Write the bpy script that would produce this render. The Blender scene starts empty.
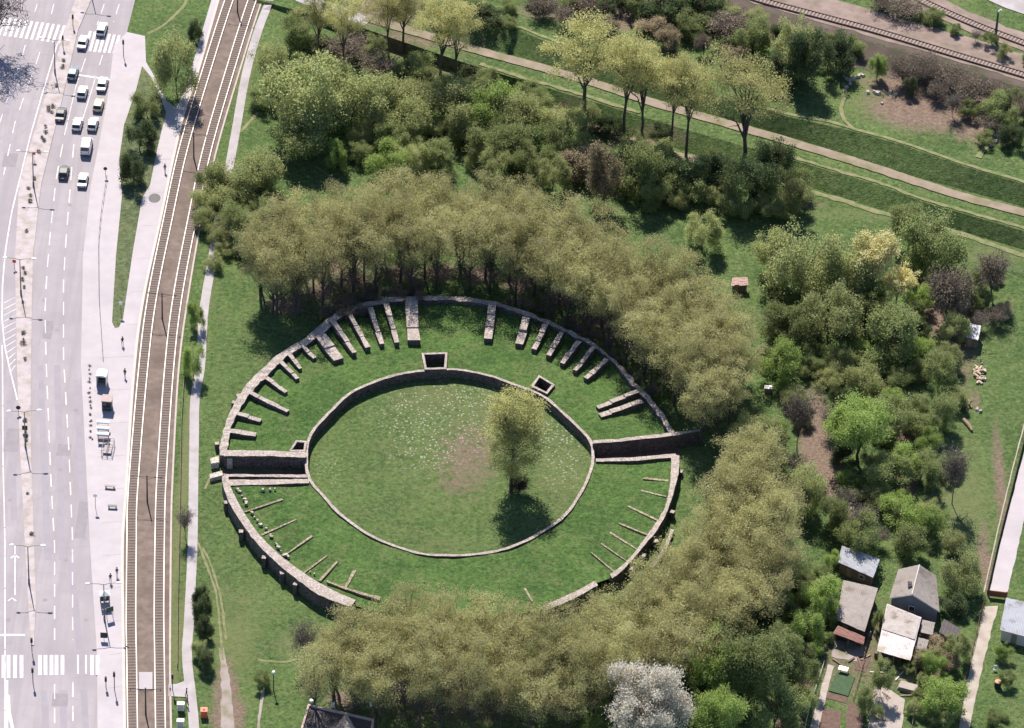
import bpy, bmesh, math, random
import numpy as np
from mathutils import Matrix, Vector
RND = random.Random(7)
S = bpy.context.scene
COL = S.collection
# ------------------------------------------------------------------ camera
EL, HFOV, ROLL, SC = math.radians(38), math.radians(12), math.radians(2.5), 5.95
FPX = 512 / math.tan(HFOV / 2)
DIST = FPX / SC
FW = Vector((0, math.cos(EL), -math.sin(EL)))
R0, U0 = Vector((1, 0, 0)), Vector((0, math.sin(EL), math.cos(EL)))
RT = R0 * math.cos(ROLL) + U0 * math.sin(ROLL)
UP = U0 * math.cos(ROLL) - R0 * math.sin(ROLL)
CAM = -FW * DIST


def P(x, y, z=0.0):
    d = FW * FPX + RT * (x - 512) + UP * (364 - y)
    return CAM + d * ((z - CAM.z) / d.z)


def scale_at(p):
    return FPX / ((Vector(p) - CAM).dot(FW))


cd = bpy.data.cameras.new('camera')
cd.sensor_width = 36
cd.lens = FPX / 1024 * 36
cd.clip_start, cd.clip_end = 10, 8000
cam = bpy.data.objects.new('camera', cd)
COL.objects.link(cam)
m = Matrix.Identity(4)
for i in range(3):
    m[i][0], m[i][1], m[i][2], m[i][3] = RT[i], UP[i], -FW[i], CAM[i]
cam.matrix_world = m
S.camera = cam
# ------------------------------------------------------------------ light
SUN_EL, SUN_AZ = math.radians(48), math.radians(13)      # shadows run towards the camera, 13 deg to the right
w = bpy.data.worlds.new('World')
S.world = w
w.use_nodes = True
nt = w.node_tree
sky = nt.nodes.new('ShaderNodeTexSky')
sky.sky_type = 'NISHITA'
sky.sun_disc = False
sky.sun_elevation = SUN_EL
sky.sun_rotation = -SUN_AZ
sky.dust_density = 0.3
sky.air_density = 0.7
sky.altitude = 1500
nt.links.new(sky.outputs[0], nt.nodes['Background'].inputs[0])
nt.nodes['Background'].inputs[1].default_value = 0.115
ld = bpy.data.lights.new('sun', 'SUN')
ld.energy, ld.angle, ld.color = 5.0, math.radians(0.53), (1, 0.925, 0.82)
sun = bpy.data.objects.new('sun', ld)
COL.objects.link(sun)
sd = Vector((math.sin(SUN_AZ) * math.cos(SUN_EL), -math.cos(SUN_AZ) * math.cos(SUN_EL), -math.sin(SUN_EL)))
sun.rotation_euler = sd.to_track_quat('-Z', 'Y').to_euler()
S.view_settings.view_transform = 'Standard'
S.view_settings.look = 'None'
S.view_settings.exposure = 0.88
S.view_settings.gamma = 1
# ------------------------------------------------------------------ materials


def N(t, kind, **kw):
    n = t.nodes.new(kind)
    for k, v in kw.items():
        if k.startswith('i_'):
            n.inputs[k[2:].replace('_', ' ')].default_value = v
        else:
            setattr(n, k, v)
    return n


def newmat(name):
    mt = bpy.data.materials.new(name)
    mt.use_nodes = True
    t = mt.node_tree
    return mt, t, t.nodes['Principled BSDF']


def c4(c):
    return (c[0], c[1], c[2], 1)


def mixc(t, fac, a, b):
    x = N(t, 'ShaderNodeMix', data_type='RGBA')
    for sock, v in ((x.inputs[0], fac), (x.inputs[6], a), (x.inputs[7], b)):
        if isinstance(v, (tuple, list)):
            sock.default_value = c4(v)
        elif isinstance(v, (int, float)):
            sock.default_value = v
        else:
            t.links.new(v, sock)
    return x.outputs[2]


def noise(t, co, sc, det=4, rough=.55):
    n = N(t, 'ShaderNodeTexNoise')
    n.inputs['Scale'].default_value = sc
    n.inputs['Detail'].default_value = det
    n.inputs['Roughness'].default_value = rough
    if co is not None:
        t.links.new(co, n.inputs['Vector'])
    return n.outputs[0]


def ramp(t, v, a, b):
    r = N(t, 'ShaderNodeMapRange')
    r.inputs[1].default_value, r.inputs[2].default_value = a, b
    t.links.new(v, r.inputs[0])
    return r.outputs[0]


def mul(t, a, b, op='MULTIPLY'):
    n = N(t, 'ShaderNodeMath', operation=op)
    for i, v in enumerate((a, b)):
        if isinstance(v, (int, float)):
            n.inputs[i].default_value = v
        else:
            t.links.new(v, n.inputs[i])
    return n.outputs[0]


def bump(t, b, h, strength=.4, dist=.1):
    n = N(t, 'ShaderNodeBump')
    n.inputs['Strength'].default_value = strength
    n.inputs['Distance'].default_value = dist
    t.links.new(h, n.inputs['Height'])
    t.links.new(n.outputs[0], b.inputs['Normal'])


def surf(name, a, b, sc=1.0, rough=.85, bumps=.3, fine=12, c=None, csc=.15, metal=0):
    mt, t, p = newmat(name)
    co = N(t, 'ShaderNodeTexCoord').outputs['Object']
    col = mixc(t, ramp(t, noise(t, co, sc), .3, .7), a, b)
    if c:
        col = mixc(t, ramp(t, noise(t, co, csc, 5), .45, .7), col, c)
    t.links.new(col, p.inputs['Base Color'])
    p.inputs['Roughness'].default_value = rough
    p.inputs['Metallic'].default_value = metal
    p.inputs['Specular IOR Level'].default_value = .25
    if bumps:
        bump(t, p, noise(t, co, fine), bumps, .08)
    return mt


def plain(name, c, rough=.5, metal=0, spec=.5):
    mt, t, p = newmat(name)
    co = N(t, 'ShaderNodeTexCoord').outputs['Object']
    t.links.new(mixc(t, ramp(t, noise(t, co, 2.3), .35, .7), c, tuple(x * .86 for x in c)), p.inputs['Base Color'])
    p.inputs['Roughness'].default_value = rough
    p.inputs['Metallic'].default_value = metal
    p.inputs['Specular IOR Level'].default_value = spec
    return mt


def grass_mat(name, zone=False, dark=(.056, .094, .034), light=(.112, .162, .058), dry=(.185, .185, .092)):
    mt, t, p = newmat(name)
    co = N(t, 'ShaderNodeTexCoord').outputs['Object']
    col = mixc(t, ramp(t, noise(t, co, .09, 6, .65), .35, .68), dark, light)
    col = mixc(t, mul(t, ramp(t, noise(t, co, .9, 6, .78), .45, .66), .75), col, tuple(x * 1.45 for x in light))
    col = mixc(t, mul(t, ramp(t, noise(t, co, .28, 6, .75), .5, .7), .5), col, dry)
    col = mixc(t, mul(t, ramp(t, noise(t, co, 1.5, 6, .82), .47, .62), .75), col, tuple(x * .5 for x in dark))
    col = mixc(t, mul(t, ramp(t, noise(t, co, 1.6, 5, .8), .55, .7), .45), col, tuple(x * 1.75 for x in light))
    if zone:
        at = N(t, 'ShaderNodeAttribute', attribute_name='zone')
        sp = N(t, 'ShaderNodeSeparateColor')
        t.links.new(at.outputs[0], sp.inputs[0])
        n1 = noise(t, co, .7, 7, .72)
        n2 = noise(t, co, 1.9, 6, .7)
        f = ramp(t, mul(t, sp.outputs[1], mul(t, n1, .5, 'SUBTRACT'), 'ADD'), .3, .75)
        col = mixc(t, f, col, mixc(t, n2, (.185, .185, .095), (.115, .145, .058)))
        f = ramp(t, mul(t, sp.outputs[0], mul(t, n1, .5, 'SUBTRACT'), 'ADD'), .35, .7)
        col = mixc(t, f, col, mixc(t, ramp(t, n2, .3, .7), (.11, .075, .058), (.27, .205, .165)))
        v = N(t, 'ShaderNodeTexVoronoi')
        v.inputs['Scale'].default_value = 1.7
        t.links.new(co, v.inputs['Vector'])
        dots = mul(t, ramp(t, mul(t, v.outputs['Distance'], mul(t, noise(t, co, 1.3, 3), .55, 'MULTIPLY'), 'SUBTRACT'), .02, -.06), ramp(t, mul(t, sp.outputs[2], mul(t, n1, .5, 'SUBTRACT'), 'ADD'), .25, .6))
        col = mixc(t, mul(t, dots, .6), col, (.42, .41, .34))
    t.links.new(col, p.inputs['Base Color'])
    p.inputs['Roughness'].default_value = 1
    p.inputs['Specular IOR Level'].default_value = .05
    bump(t, p, noise(t, co, 2.6, 5, .75), .9, .35)
    return mt


def leaf_mat(name, a, b, trans=.35):
    mt, t, p = newmat(name)
    g = N(t, 'ShaderNodeNewGeometry')
    oi = N(t, 'ShaderNodeObjectInfo')
    col = mixc(t, g.outputs['Random Per Island'], a, b)
    hs = N(t, 'ShaderNodeHueSaturation')
    t.links.new(ramp(t, oi.outputs['Random'], 0, 1), hs.inputs['Value'])
    r = N(t, 'ShaderNodeMapRange')
    r.inputs[3].default_value, r.inputs[4].default_value = .78, 1.22
    t.links.new(oi.outputs['Random'], r.inputs[0])
    t.links.new(r.outputs[0], hs.inputs['Value'])
    t.links.new(col, hs.inputs['Color'])
    d = N(t, 'ShaderNodeBsdfDiffuse')
    tr = N(t, 'ShaderNodeBsdfTranslucent')
    mx = N(t, 'ShaderNodeMixShader')
    mx.inputs[0].default_value = trans
    t.links.new(hs.outputs[0], d.inputs[0])
    t.links.new(hs.outputs[0], tr.inputs[0])
    t.links.new(d.outputs[0], mx.inputs[1])
    t.links.new(tr.outputs[0], mx.inputs[2])
    t.nodes.remove(p)
    t.links.new(mx.outputs[0], t.nodes['Material Output'].inputs[0])
    return mt


def stone_mat(name, a, b, joint, bw=.9, rh=.35):
    mt, t, p = newmat(name)
    co = N(t, 'ShaderNodeTexCoord').outputs['Object']
    v = N(t, 'ShaderNodeTexVoronoi')
    v.inputs['Scale'].default_value = 1.6
    t.links.new(co, v.inputs['Vector'])
    e = N(t, 'ShaderNodeTexVoronoi', feature='DISTANCE_TO_EDGE')
    e.inputs['Scale'].default_value = 1.6
    t.links.new(co, e.inputs['Vector'])
    col = mixc(t, v.outputs['Color'], a, b)
    sp = N(t, 'ShaderNodeSeparateColor')
    t.links.new(v.outputs['Color'], sp.inputs[0])
    col = mixc(t, sp.outputs[0], a, b)
    col = mixc(t, ramp(t, e.outputs['Distance'], .09, .02), col, joint)
    col = mixc(t, mul(t, ramp(t, noise(t, co, .8, 6, .7), .5, .75), .55), col, tuple(x * .55 for x in a))
    t.links.new(col, p.inputs['Base Color'])
    p.inputs['Roughness'].default_value = .95
    p.inputs['Specular IOR Level'].default_value = .15
    bump(t, p, noise(t, co, 4, 6, .7), .7, .2)
    return mt


def roof_mat(name, a, b, freq=3.0, c=None):
    mt, t, p = newmat(name)
    co = N(t, 'ShaderNodeTexCoord').outputs['UV']
    ob = N(t, 'ShaderNodeTexCoord').outputs['Object']
    wv = N(t, 'ShaderNodeTexWave')
    wv.inputs['Scale'].default_value = freq
    wv.inputs['Distortion'].default_value = .6
    t.links.new(co, wv.inputs['Vector'])
    col = mixc(t, ramp(t, noise(t, ob, .9, 7, .75), .35, .68), a, b)
    col = mixc(t, mul(t, wv.outputs[1], .25), col, tuple(x * .6 for x in a))
    if c:
        col = mixc(t, ramp(t, noise(t, ob, .45, 6, .7), .52, .62), col, c)
    t.links.new(col, p.inputs['Base Color'])
    p.inputs['Roughness'].default_value = .8
    bump(t, p, wv.outputs[1], .5, .05)
    return mt


M = {}
M['ground'] = grass_mat('meadow_grass', True)
M['bank'] = grass_mat('bank_grass', False, (.045, .09, .028), (.088, .148, .045))
M['verge'] = grass_mat('verge_grass', False, (.085, .11, .055), (.13, .155, .08))
M['road'] = surf('asphalt', (.285, .26, .278), (.32, .292, .31), .35, .9, .15, 20, (.26, .236, .255), .08)
def streaks():
    mt = M['road']
    t = mt.node_tree
    p = t.nodes['Principled BSDF']
    co = N(t, 'ShaderNodeTexCoord').outputs['Object']
    mp = N(t, 'ShaderNodeMapping')
    mp.inputs['Scale'].default_value = (.55, .018, 1)
    t.links.new(co, mp.inputs['Vector'])
    old = p.inputs['Base Color'].links[0].from_socket
    c = mixc(t, mul(t, ramp(t, noise(t, mp.outputs[0], 1, 4, .6), .42, .62), .55), old, (.235, .212, .228))
    v = N(t, 'ShaderNodeTexVoronoi', feature='DISTANCE_TO_EDGE')
    v.inputs['Scale'].default_value = .11
    t.links.new(co, v.inputs['Vector'])
    c = mixc(t, mul(t, ramp(t, v.outputs['Distance'], .012, .004), .14), c, (.17, .155, .175))
    t.links.new(mixc(t, mul(t, ramp(t, noise(t, co, 1.1, 3), .66, .74), .35), c, (.2, .18, .205)), p.inputs['Base Color'])


streaks()
M['pave'] = surf('pavement', (.37, .335, .36), (.41, .375, .395), .5, .9, .15, 10, (.34, .31, .33), .1)
M['paint'] = surf('road_paint', (.68, .655, .67), (.5, .475, .5), 1.1, .7, .05, 12, (.40, .375, .405), .6)
M['median'] = surf('median_paving', (.36, .315, .325), (.41, .37, .385), .9, .9, .2, 8, (.28, .235, .205), .5)
M['path'] = surf('concrete_path', (.33, .30, .315), (.38, .35, .365), .6, .9, .2, 9, (.28, .255, .255), .25)
M['ballast'] = surf('ballast', (.13, .098, .083), (.205, .158, .136), .7, 1, .9, 9, (.12, .092, .08), .2)
M['ballast_dark'] = surf('ballast_between_rails', (.12, .094, .083), (.165, .13, .115), 1.2, 1, .9, 9)
M['rail'] = plain('glare_pale_rail_steel', (.72, .62, .57), .5, .0)  # pale non-metal colour carries the sun glare on the rails
M['rail_rust'] = plain('rusty_rail', (.13, .075, .06), .8)
M['sleeper_pale'] = surf('pale_sleeper', (.27, .21, .185), (.34, .275, .25), 1.5, .95, .3)
M['sleeper'] = surf('sleeper_concrete', (.16, .126, .112), (.20, .16, .142), 1.5, .95, .3)
M['trough'] = surf('trough_concrete', (.36, .31, .285), (.43, .38, .355), 1, .95, .3)
M['dirt'] = surf('dirt_road', (.20, .16, .125), (.27, .22, .175), .5, 1, .5, 6, (.15, .14, .075), .3)
M['trail'] = surf('worn_trail', (.16, .16, .08), (.215, .20, .115), .9, 1, .4, 5, (.10, .135, .048), .8)
M['gravel'] = surf('gravel', (.25, .21, .20), (.33, .285, .27), .8, 1, .6, 7, (.13, .13, .06), .4)
M['embank'] = surf('rail_embankment', (.085, .064, .056), (.125, .095, .083), .6, 1, .8, 5, (.06, .058, .035), .3)
M['stone'] = stone_mat('old_stone', (.36, .30, .285), (.46, .40, .38), (.20, .17, .16))
M['masonry'] = stone_mat('shade_dark_masonry', (.115, .094, .087), (.17, .14, .13), (.06, .05, .046))  # stone of the wall faces, darkened in colour to stand for their shade
M['cap'] = stone_mat('sunlit_pale_wall_top', (.35, .30, .275), (.44, .385, .355), (.24, .2, .18))  # same stone for wall tops, sunlight put into the paler colour
M['footing'] = stone_mat('tan_footing', (.27, .22, .165), (.37, .31, .24), (.12, .11, .06))
M['stone_light'] = stone_mat('pale_stone', (.46, .41, .36), (.56, .50, .45), (.28, .24, .2))
M['bark'] = surf('bark', (.075, .058, .05), (.115, .092, .08), 3, .95, .5)
M['bark_grey'] = surf('grey_bark', (.10, .08, .075), (.15, .125, .115), 3, .95, .5)
M['glass'] = plain('car_glass', (.035, .04, .05), .1, 0, .7)
M['tyre'] = plain('tyre', (.02, .02, .02), .9)
M['chrome'] = plain('bumper_grey', (.12, .12, .13), .4)
M['lamp_red'] = plain('tail_lamp_red', (.35, .02, .02), .3)
M['lamp_clear'] = plain('head_lamp_glass', (.75, .75, .72), .2)
M['pole'] = plain('pole_grey', (.16, .15, .15), .6, .3)
M['pole_dark'] = plain('mast_steel', (.055, .05, .05), .7, .2)
M['white'] = plain('white_paint', (.8, .79, .78), .5)
M['black'] = plain('black_plastic', (.02, .02, .022), .6)
M['green_paint'] = plain('dark_green_paint', (.035, .06, .05), .6)
M['red'] = plain('red_paint', (.5, .03, .04), .5)
M['orange'] = plain('orange_paint', (.62, .13, .06), .6)
M['wood'] = surf('weathered_wood', (.21, .15, .11), (.29, .22, .165), 3, .95, .4)
M['rust'] = plain('rusty_brown', (.17, .065, .035), .9)
M['log'] = surf('cut_timber', (.46, .33, .24), (.62, .50, .40), 4, .95, .3)
M['roof_blue'] = roof_mat('blue_grey_sheet_roof', (.27, .285, .33), (.35, .36, .40), 5, (.17, .16, .17))
M['roof_grey'] = roof_mat('grey_felt_roof', (.21, .182, .172), (.31, .272, .26), 4.5, (.15, .12, .10))
M['roof_tile'] = roof_mat('grey_slate_roof', (.19, .165, .155), (.27, .235, .22), 5, (.14, .118, .105))
M['roof_pale'] = roof_mat('pale_sheet_roof', (.46, .42, .425), (.56, .52, .53), 3, (.32, .26, .22))
M['roof_white'] = roof_mat('white_sheet_roof', (.60, .57, .575), (.66, .63, .63), 5)
M['roof_rust'] = roof_mat('rust_sheet_roof', (.19, .085, .07), (.25, .12, .10), 5)
M['roof_dark'] = roof_mat('dark_felt_roof', (.05, .042, .045), (.085, .07, .07), 2)
M['roof_pink'] = roof_mat('faded_tile_roof', (.36, .22, .19), (.46, .31, .27), 4)
M['wall_blue'] = surf('blue_grey_render', (.17, .19, .215), (.22, .24, .265), .8, .9, .2)
M['wall_dark'] = surf('dark_boards', (.07, .052, .042), (.11, .085, .07), 1.5, .95, .3)
M['wall_brown'] = surf('brown_boards', (.15, .10, .075), (.21, .15, .115), 1.5, .95, .3)
M['wall_pale'] = surf('pale_render', (.48, .43, .40), (.56, .51, .48), 1, .95, .2)
M['wall_pink'] = surf('pink_render', (.44, .32, .28), (.52, .40, .35), 1, .95, .2)
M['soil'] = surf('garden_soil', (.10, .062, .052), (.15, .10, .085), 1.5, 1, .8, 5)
M['lawn'] = grass_mat('plot_lawn', False, (.045, .10, .02), (.08, .15, .03))
M['concrete'] = surf('pale_concrete', (.29, .25, .228), (.37, .325, .30), .8, .95, .3, 6, (.33, .27, .24), .5)
M['net'] = surf('green_plot_cover', (.035, .07, .035), (.06, .10, .05), 2, .9, .4)
M['skin'] = plain('skin', (.45, .28, .21), .6)
M['cloth_dark'] = plain('dark_cloth', (.03, .03, .04), .9)
M['cloth_blue'] = plain('blue_cloth', (.06, .08, .16), .9)
M['cloth_red'] = plain('red_cloth', (.25, .05, .05), .9)
M['cloth_light'] = plain('light_cloth', (.45, .43, .42), .9)
M['hair'] = plain('dark_hair', (.03, .022, .016), .8)
LEAF = {
    'lone': leaf_mat('lone_tree_leaves', (0.48, 0.47, 0.21), (0.34, 0.335, 0.145), 0.45),
    'olive': leaf_mat('budding_olive_leaves', (0.49, 0.472, 0.237), (0.345, 0.332, 0.158), 0.45),
    'khaki': leaf_mat('pale_khaki_leaves', (0.56, 0.54, 0.25), (0.42, 0.405, 0.18), 0.48),
    'willow': leaf_mat('soft_green_leaves', (0.42, 0.45, 0.205), (0.31, 0.335, 0.15), 0.46),
    'green': leaf_mat('green_leaves', (0.31, 0.355, 0.155), (0.225, 0.265, 0.11), 0.45),
    'dark': leaf_mat('dark_green_leaves', (0.14, 0.175, 0.085), (0.095, 0.125, 0.06), 0.38),
    'bright': leaf_mat('bright_green_leaves', (0.36, 0.46, 0.15), (0.255, 0.345, 0.105), 0.46),
    'yellow': leaf_mat('yellow_buds', (0.78, 0.73, 0.40), (0.64, 0.59, 0.30), 0.46),
    'white': leaf_mat('white_blossom', (0.76, 0.71, 0.62), (0.62, 0.575, 0.50), 0.5),
    'tan': leaf_mat('tan_buds', (0.42, 0.35, 0.235), (0.3, 0.25, 0.16), 0.42),
    'purple': leaf_mat('purple_brown_buds', (0.31, 0.26, 0.205), (0.22, 0.18, 0.14), 0.38),
    'redleaf': leaf_mat('dark_red_leaves', (0.15, 0.07, 0.065), (0.09, 0.045, 0.045), 0.3),
    'grey': leaf_mat('grey_brown_buds', (0.29, 0.25, 0.205), (0.2, 0.17, 0.14), 0.34),
}
# ------------------------------------------------------------------ mesh helpers


class MB:
    def __init__(s):
        s.v, s.f, s.mi, s.m = [], [], [], 0

    def add(s, vs, fs, mi=None):
        o = len(s.v)
        s.v += [tuple(q) for q in vs]
        for f in fs:
            s.f.append([o + i for i in f])
            s.mi.append(s.m if mi is None else mi)

    def box(s, c, d, rz=0, mi=None, taper=1.0):
        x, y, z = d[0] / 2, d[1] / 2, d[2] / 2
        ca, sa = math.cos(rz), math.sin(rz)
        vs = []
        for sz in (-1, 1):
            k = taper if sz > 0 else 1
            for sx, sy in ((-1, -1), (1, -1), (1, 1), (-1, 1)):
                a, b = sx * x * k, sy * y * k
                vs.append((c[0] + a * ca - b * sa, c[1] + a * sa + b * ca, c[2] + sz * z))
        s.add(vs, [(3, 2, 1, 0), (4, 5, 6, 7), (0, 1, 5, 4), (1, 2, 6, 5), (2, 3, 7, 6), (3, 0, 4, 7)], mi)

    def tube(s, pts, rs, n=6, mi=None, cap=True):
        pts = [Vector(p) for p in pts]
        if isinstance(rs, (int, float)):
            rs = [rs] * len(pts)
        vs, fs = [], []
        for i, p in enumerate(pts):
            d = (pts[min(i + 1, len(pts) - 1)] - pts[max(i - 1, 0)]).normalized()
            a = d.orthogonal().normalized() if abs(d.z) > .95 else d.cross(Vector((0, 0, 1))).normalized()
            b = d.cross(a)
            for k in range(n):
                t = 2 * math.pi * k / n
                vs.append(p + (a * math.cos(t) + b * math.sin(t)) * rs[i])
        for i in range(len(pts) - 1):
            for k in range(n):
                fs.append((i * n + k, i * n + (k + 1) % n, (i + 1) * n + (k + 1) % n, (i + 1) * n + k))
        if cap:
            fs.append(tuple(range(n - 1, -1, -1)))
            fs.append(tuple(range((len(pts) - 1) * n, len(pts) * n)))
        s.add(vs, fs, mi)

    def prism(s, poly, z0, z1, mi=None):
        """poly: ground outline; z0, z1 numbers or per-vertex lists"""
        n = len(poly)
        a = sum(poly[i][0] * poly[(i + 1) % n][1] - poly[(i + 1) % n][0] * poly[i][1] for i in range(n))
        if a < 0:
            poly = poly[::-1]
            if not isinstance(z1, (int, float)):
                z1 = z1[::-1]
            if not isinstance(z0, (int, float)):
                z0 = z0[::-1]
        b = [z0] * n if isinstance(z0, (int, float)) else z0
        t = [z1] * n if isinstance(z1, (int, float)) else z1
        vs = [(p[0], p[1], b[i]) for i, p in enumerate(poly)] + [(p[0], p[1], t[i]) for i, p in enumerate(poly)]
        fs = [tuple(range(n - 1, -1, -1)), tuple(range(n, 2 * n))]
        fs += [(i, (i + 1) % n, n + (i + 1) % n, n + i) for i in range(n)]
        s.add(vs, fs, mi)

    def mesh(s, name, mats, smooth=False):
        me = bpy.data.meshes.new(name)
        me.from_pydata(s.v, [], s.f)
        for mm in (mats if isinstance(mats, (list, tuple)) else [mats]):
            me.materials.append(mm)
        if any(s.mi):
            me.polygons.foreach_set('material_index', s.mi)
        if smooth:
            me.polygons.foreach_set('use_smooth', [True] * len(s.f))
        me.update()
        return me

    def build(s, name, mats, parent=None, smooth=False):
        return link(name, s.mesh(name, mats, smooth), parent)


def link(name, me, parent=None):
    o = bpy.data.objects.new(name, me)
    COL.objects.link(o)
    if parent:
        o.parent = parent
    return o


def tag(o, label=None, cat=None, group=None, kind=None):
    for k, v in (('label', label), ('category', cat), ('group', group), ('kind', kind)):
        if v:
            o[k] = v
    return o


def thing(name, label, cat, loc=(0, 0, 0), rz=0, group=None):
    o = bpy.data.objects.new(name, None)
    o.empty_display_size = .2
    COL.objects.link(o)
    o.location = loc
    o.rotation_euler = (0, 0, rz)
    return tag(o, label, cat, group)


def copy_tree(o, parent=None):
    c = o.copy()
    COL.objects.link(c)
    if parent:
        c.parent = parent
    for ch in list(o.children):
        copy_tree(ch, c)
    return c


def catmull(pts, step=1.5, closed=False):
    pts = [Vector(p) for p in pts]
    n = len(pts)
    out = []
    for i in range(n if closed else n - 1):
        if closed:
            p0, p1, p2, p3 = pts[i - 1], pts[i], pts[(i + 1) % n], pts[(i + 2) % n]
        else:
            p0, p1, p2, p3 = pts[max(i - 1, 0)], pts[i], pts[i + 1], pts[min(i + 2, n - 1)]
        k = max(1, int((p2 - p1).length / step))
        for j in range(k):
            t = j / k
            out.append(.5 * ((2 * p1) + (p2 - p0) * t + (2 * p0 - 5 * p1 + 4 * p2 - p3) * t * t + (3 * p1 - p0 - 3 * p2 + p3) * t ** 3))
    if not closed:
        out.append(pts[-1])
    return out


def poly_sheet(name, pxs, z, mat, kind='structure', thick=0, parent=None, jit=0):
    pts = [P(x, y, z) for x, y in pxs]
    if jit:
        q = []
        for i, p in enumerate(pts):
            nx = pts[(i + 1) % len(pts)]
            k = max(1, int((nx - p).length / 1.2))
            for j in range(k):
                c = p.lerp(nx, j / k)
                q.append(c + Vector((RND.uniform(-jit, jit), RND.uniform(-jit, jit), 0)))
        pts = q
    b = MB()
    if thick:
        b.prism(pts, z - thick, z)
    else:
        n = len(pts)
        a = sum(pts[i][0] * pts[(i + 1) % n][1] - pts[(i + 1) % n][0] * pts[i][1] for i in range(n))
        b.add(pts, [tuple(range(n)) if a > 0 else tuple(range(n - 1, -1, -1))])
    me = b.mesh(name, mat)
    bm = bmesh.new()
    bm.from_mesh(me)
    bmesh.ops.triangulate(bm, faces=[f for f in bm.faces if len(f.verts) > 4])
    bm.to_mesh(me)
    bm.free()
    o = link(name, me, parent)
    if kind:
        tag(o, kind=kind)
    return o


def ribbon(b, pts, wid, zoff=0, zf=None, mi=None, jit=0):
    n = len(pts)
    vs = []
    top = wid if isinstance(wid, (int, float)) else max(wid)
    m_ = 1 if zf is None else max(1, int(top / .8))
    for i, p in enumerate(pts):
        d = (pts[min(i + 1, n - 1)] - pts[max(i - 1, 0)])
        nrm = Vector((-d.y, d.x, 0)).normalized()
        ww = wid if isinstance(wid, (int, float)) else wid[0] + (wid[1] - wid[0]) * i / (n - 1)
        l, r = p + nrm * (ww / 2 + RND.uniform(-jit, jit)), p - nrm * (ww / 2 + RND.uniform(-jit, jit))
        for k in range(m_ + 1):
            q = l.lerp(r, k / m_)
            vs.append((q.x, q.y, (zf(q.x, q.y) if zf else p.z) + zoff))
    w_ = m_ + 1
    b.add(vs, [(w_ * i + k, w_ * i + k + 1, w_ * i + w_ + k + 1, w_ * i + w_ + k) for i in range(n - 1) for k in range(m_)], mi)


# ------------------------------------------------------------------ terrain
def wline(pxs, z):
    pts = sorted([P(x, y, z) for x, y in pxs], key=lambda p: p.x)
    return np.array([p.x for p in pts]), np.array([p.y for p in pts])


LINES = [
    ([(475, 78), (560, 110), (680, 150), (740, 168), (800, 184), (878, 209), (960, 231), (1024, 250)], 0),
    ([(475, 66), (577, 97), (680, 128), (785, 158), (878, 185), (926, 203), (1024, 231)], 2.2),
    ([(473, 44), (552, 66), (653, 98), (709, 114), (779, 134), (858, 158), (916, 177), (1024, 207)], 2.2),
    ([(519, 30), (544, 41), (660, 77), (785, 116), (852, 131), (902, 145), (969, 168), (1024, 184)], 4.8),
    ([(640, 20), (757, 35), (858, 62), (940, 84), (1024, 106)], 4.1),
    ([(640, -20), (757, 9), (858, 38), (940, 62), (1024, 88)], 5.7),
]
LW = [(wline(a, z), z) for a, z in LINES]


def interp_ext(x, X, Y):
    if x < X[0]:
        return Y[0] + (x - X[0]) * (Y[1] - Y[0]) / (X[1] - X[0]) * .9
    if x > X[-1]:
        return Y[-1] + (x - X[-1]) * (Y[-1] - Y[-2]) / (X[-1] - X[-2])
    return float(np.interp(x, X, Y))


def zf(x, y):
    k = min(1, max(0, (x + 55) / 25.0))     # the dike fades out towards the tramway
    if k == 0 or y < 8:
        return 0.0
    prev = None
    for (xy, z) in LW:
        ly = interp_ext(x, *xy)
        if prev is not None and ly < prev[0] + .5:
            ly = prev[0] + .5
        if y < ly:
            if prev is None:
                return 0.0
            t = (y - prev[0]) / (ly - prev[0])
            return k * (prev[1] + (z - prev[1]) * t)
        prev = (ly, z)
    return k * 5.7


def PZ(x, y):
    """the point of the terrain seen at a pixel of the photograph"""
    z = 0
    for _ in range(12):
        p = P(x, y, z)
        z = .5 * z + .5 * zf(p.x, p.y)
    p = P(x, y, z)
    return Vector((p.x, p.y, zf(p.x, p.y)))


DIRT = [(468, 458, 36, 40, .62), (495, 430, 30, 30, .42), (450, 430, 30, 26, .35), (455, 485, 20, 10, .6), (930, 110, 60, 22, 1.0), (900, 85, 40, 14, .8), (980, 130, 40, 16, .8), (620, 15, 70, 20, .75), (545, 12, 40, 14, .6),
        (380, 12, 40, 14, .9), (420, 40, 80, 12, .6), (815, 440, 16, 50, .95), (830, 470, 14, 30, .9), (905, 430, 10, 26, .9), (905, 480, 12, 26, .9), (850, 500, 16, 26, .85), (885, 395, 60, 60, .45),
        (960, 330, 20, 60, .7), (935, 310, 16, 30, .8), (1000, 480, 7, 60, .75), (985, 560, 8, 40, .75), (850, 170, 60, 10, .3), (800, 205, 40, 8, .5), (500, 230, 90, 30, .7), (320, 262, 60, 30, .7),
        (620, 320, 60, 40, .6), (860, 650, 70, 70, .55), (450, 690, 130, 40, .6), (790, 600, 14, 30, .4), (380, 575, 9, 5, .5), (975, 400, 9, 14, .6), (650, 140, 50, 10, .6), (560, 110, 40, 8, .5), (430, 70, 60, 12, .5),
        (330, 55, 40, 14, .6), (705, 690, 40, 40, .5), (740, 500, 40, 60, .4), (235, 600, 24, 30, .25)]
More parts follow.
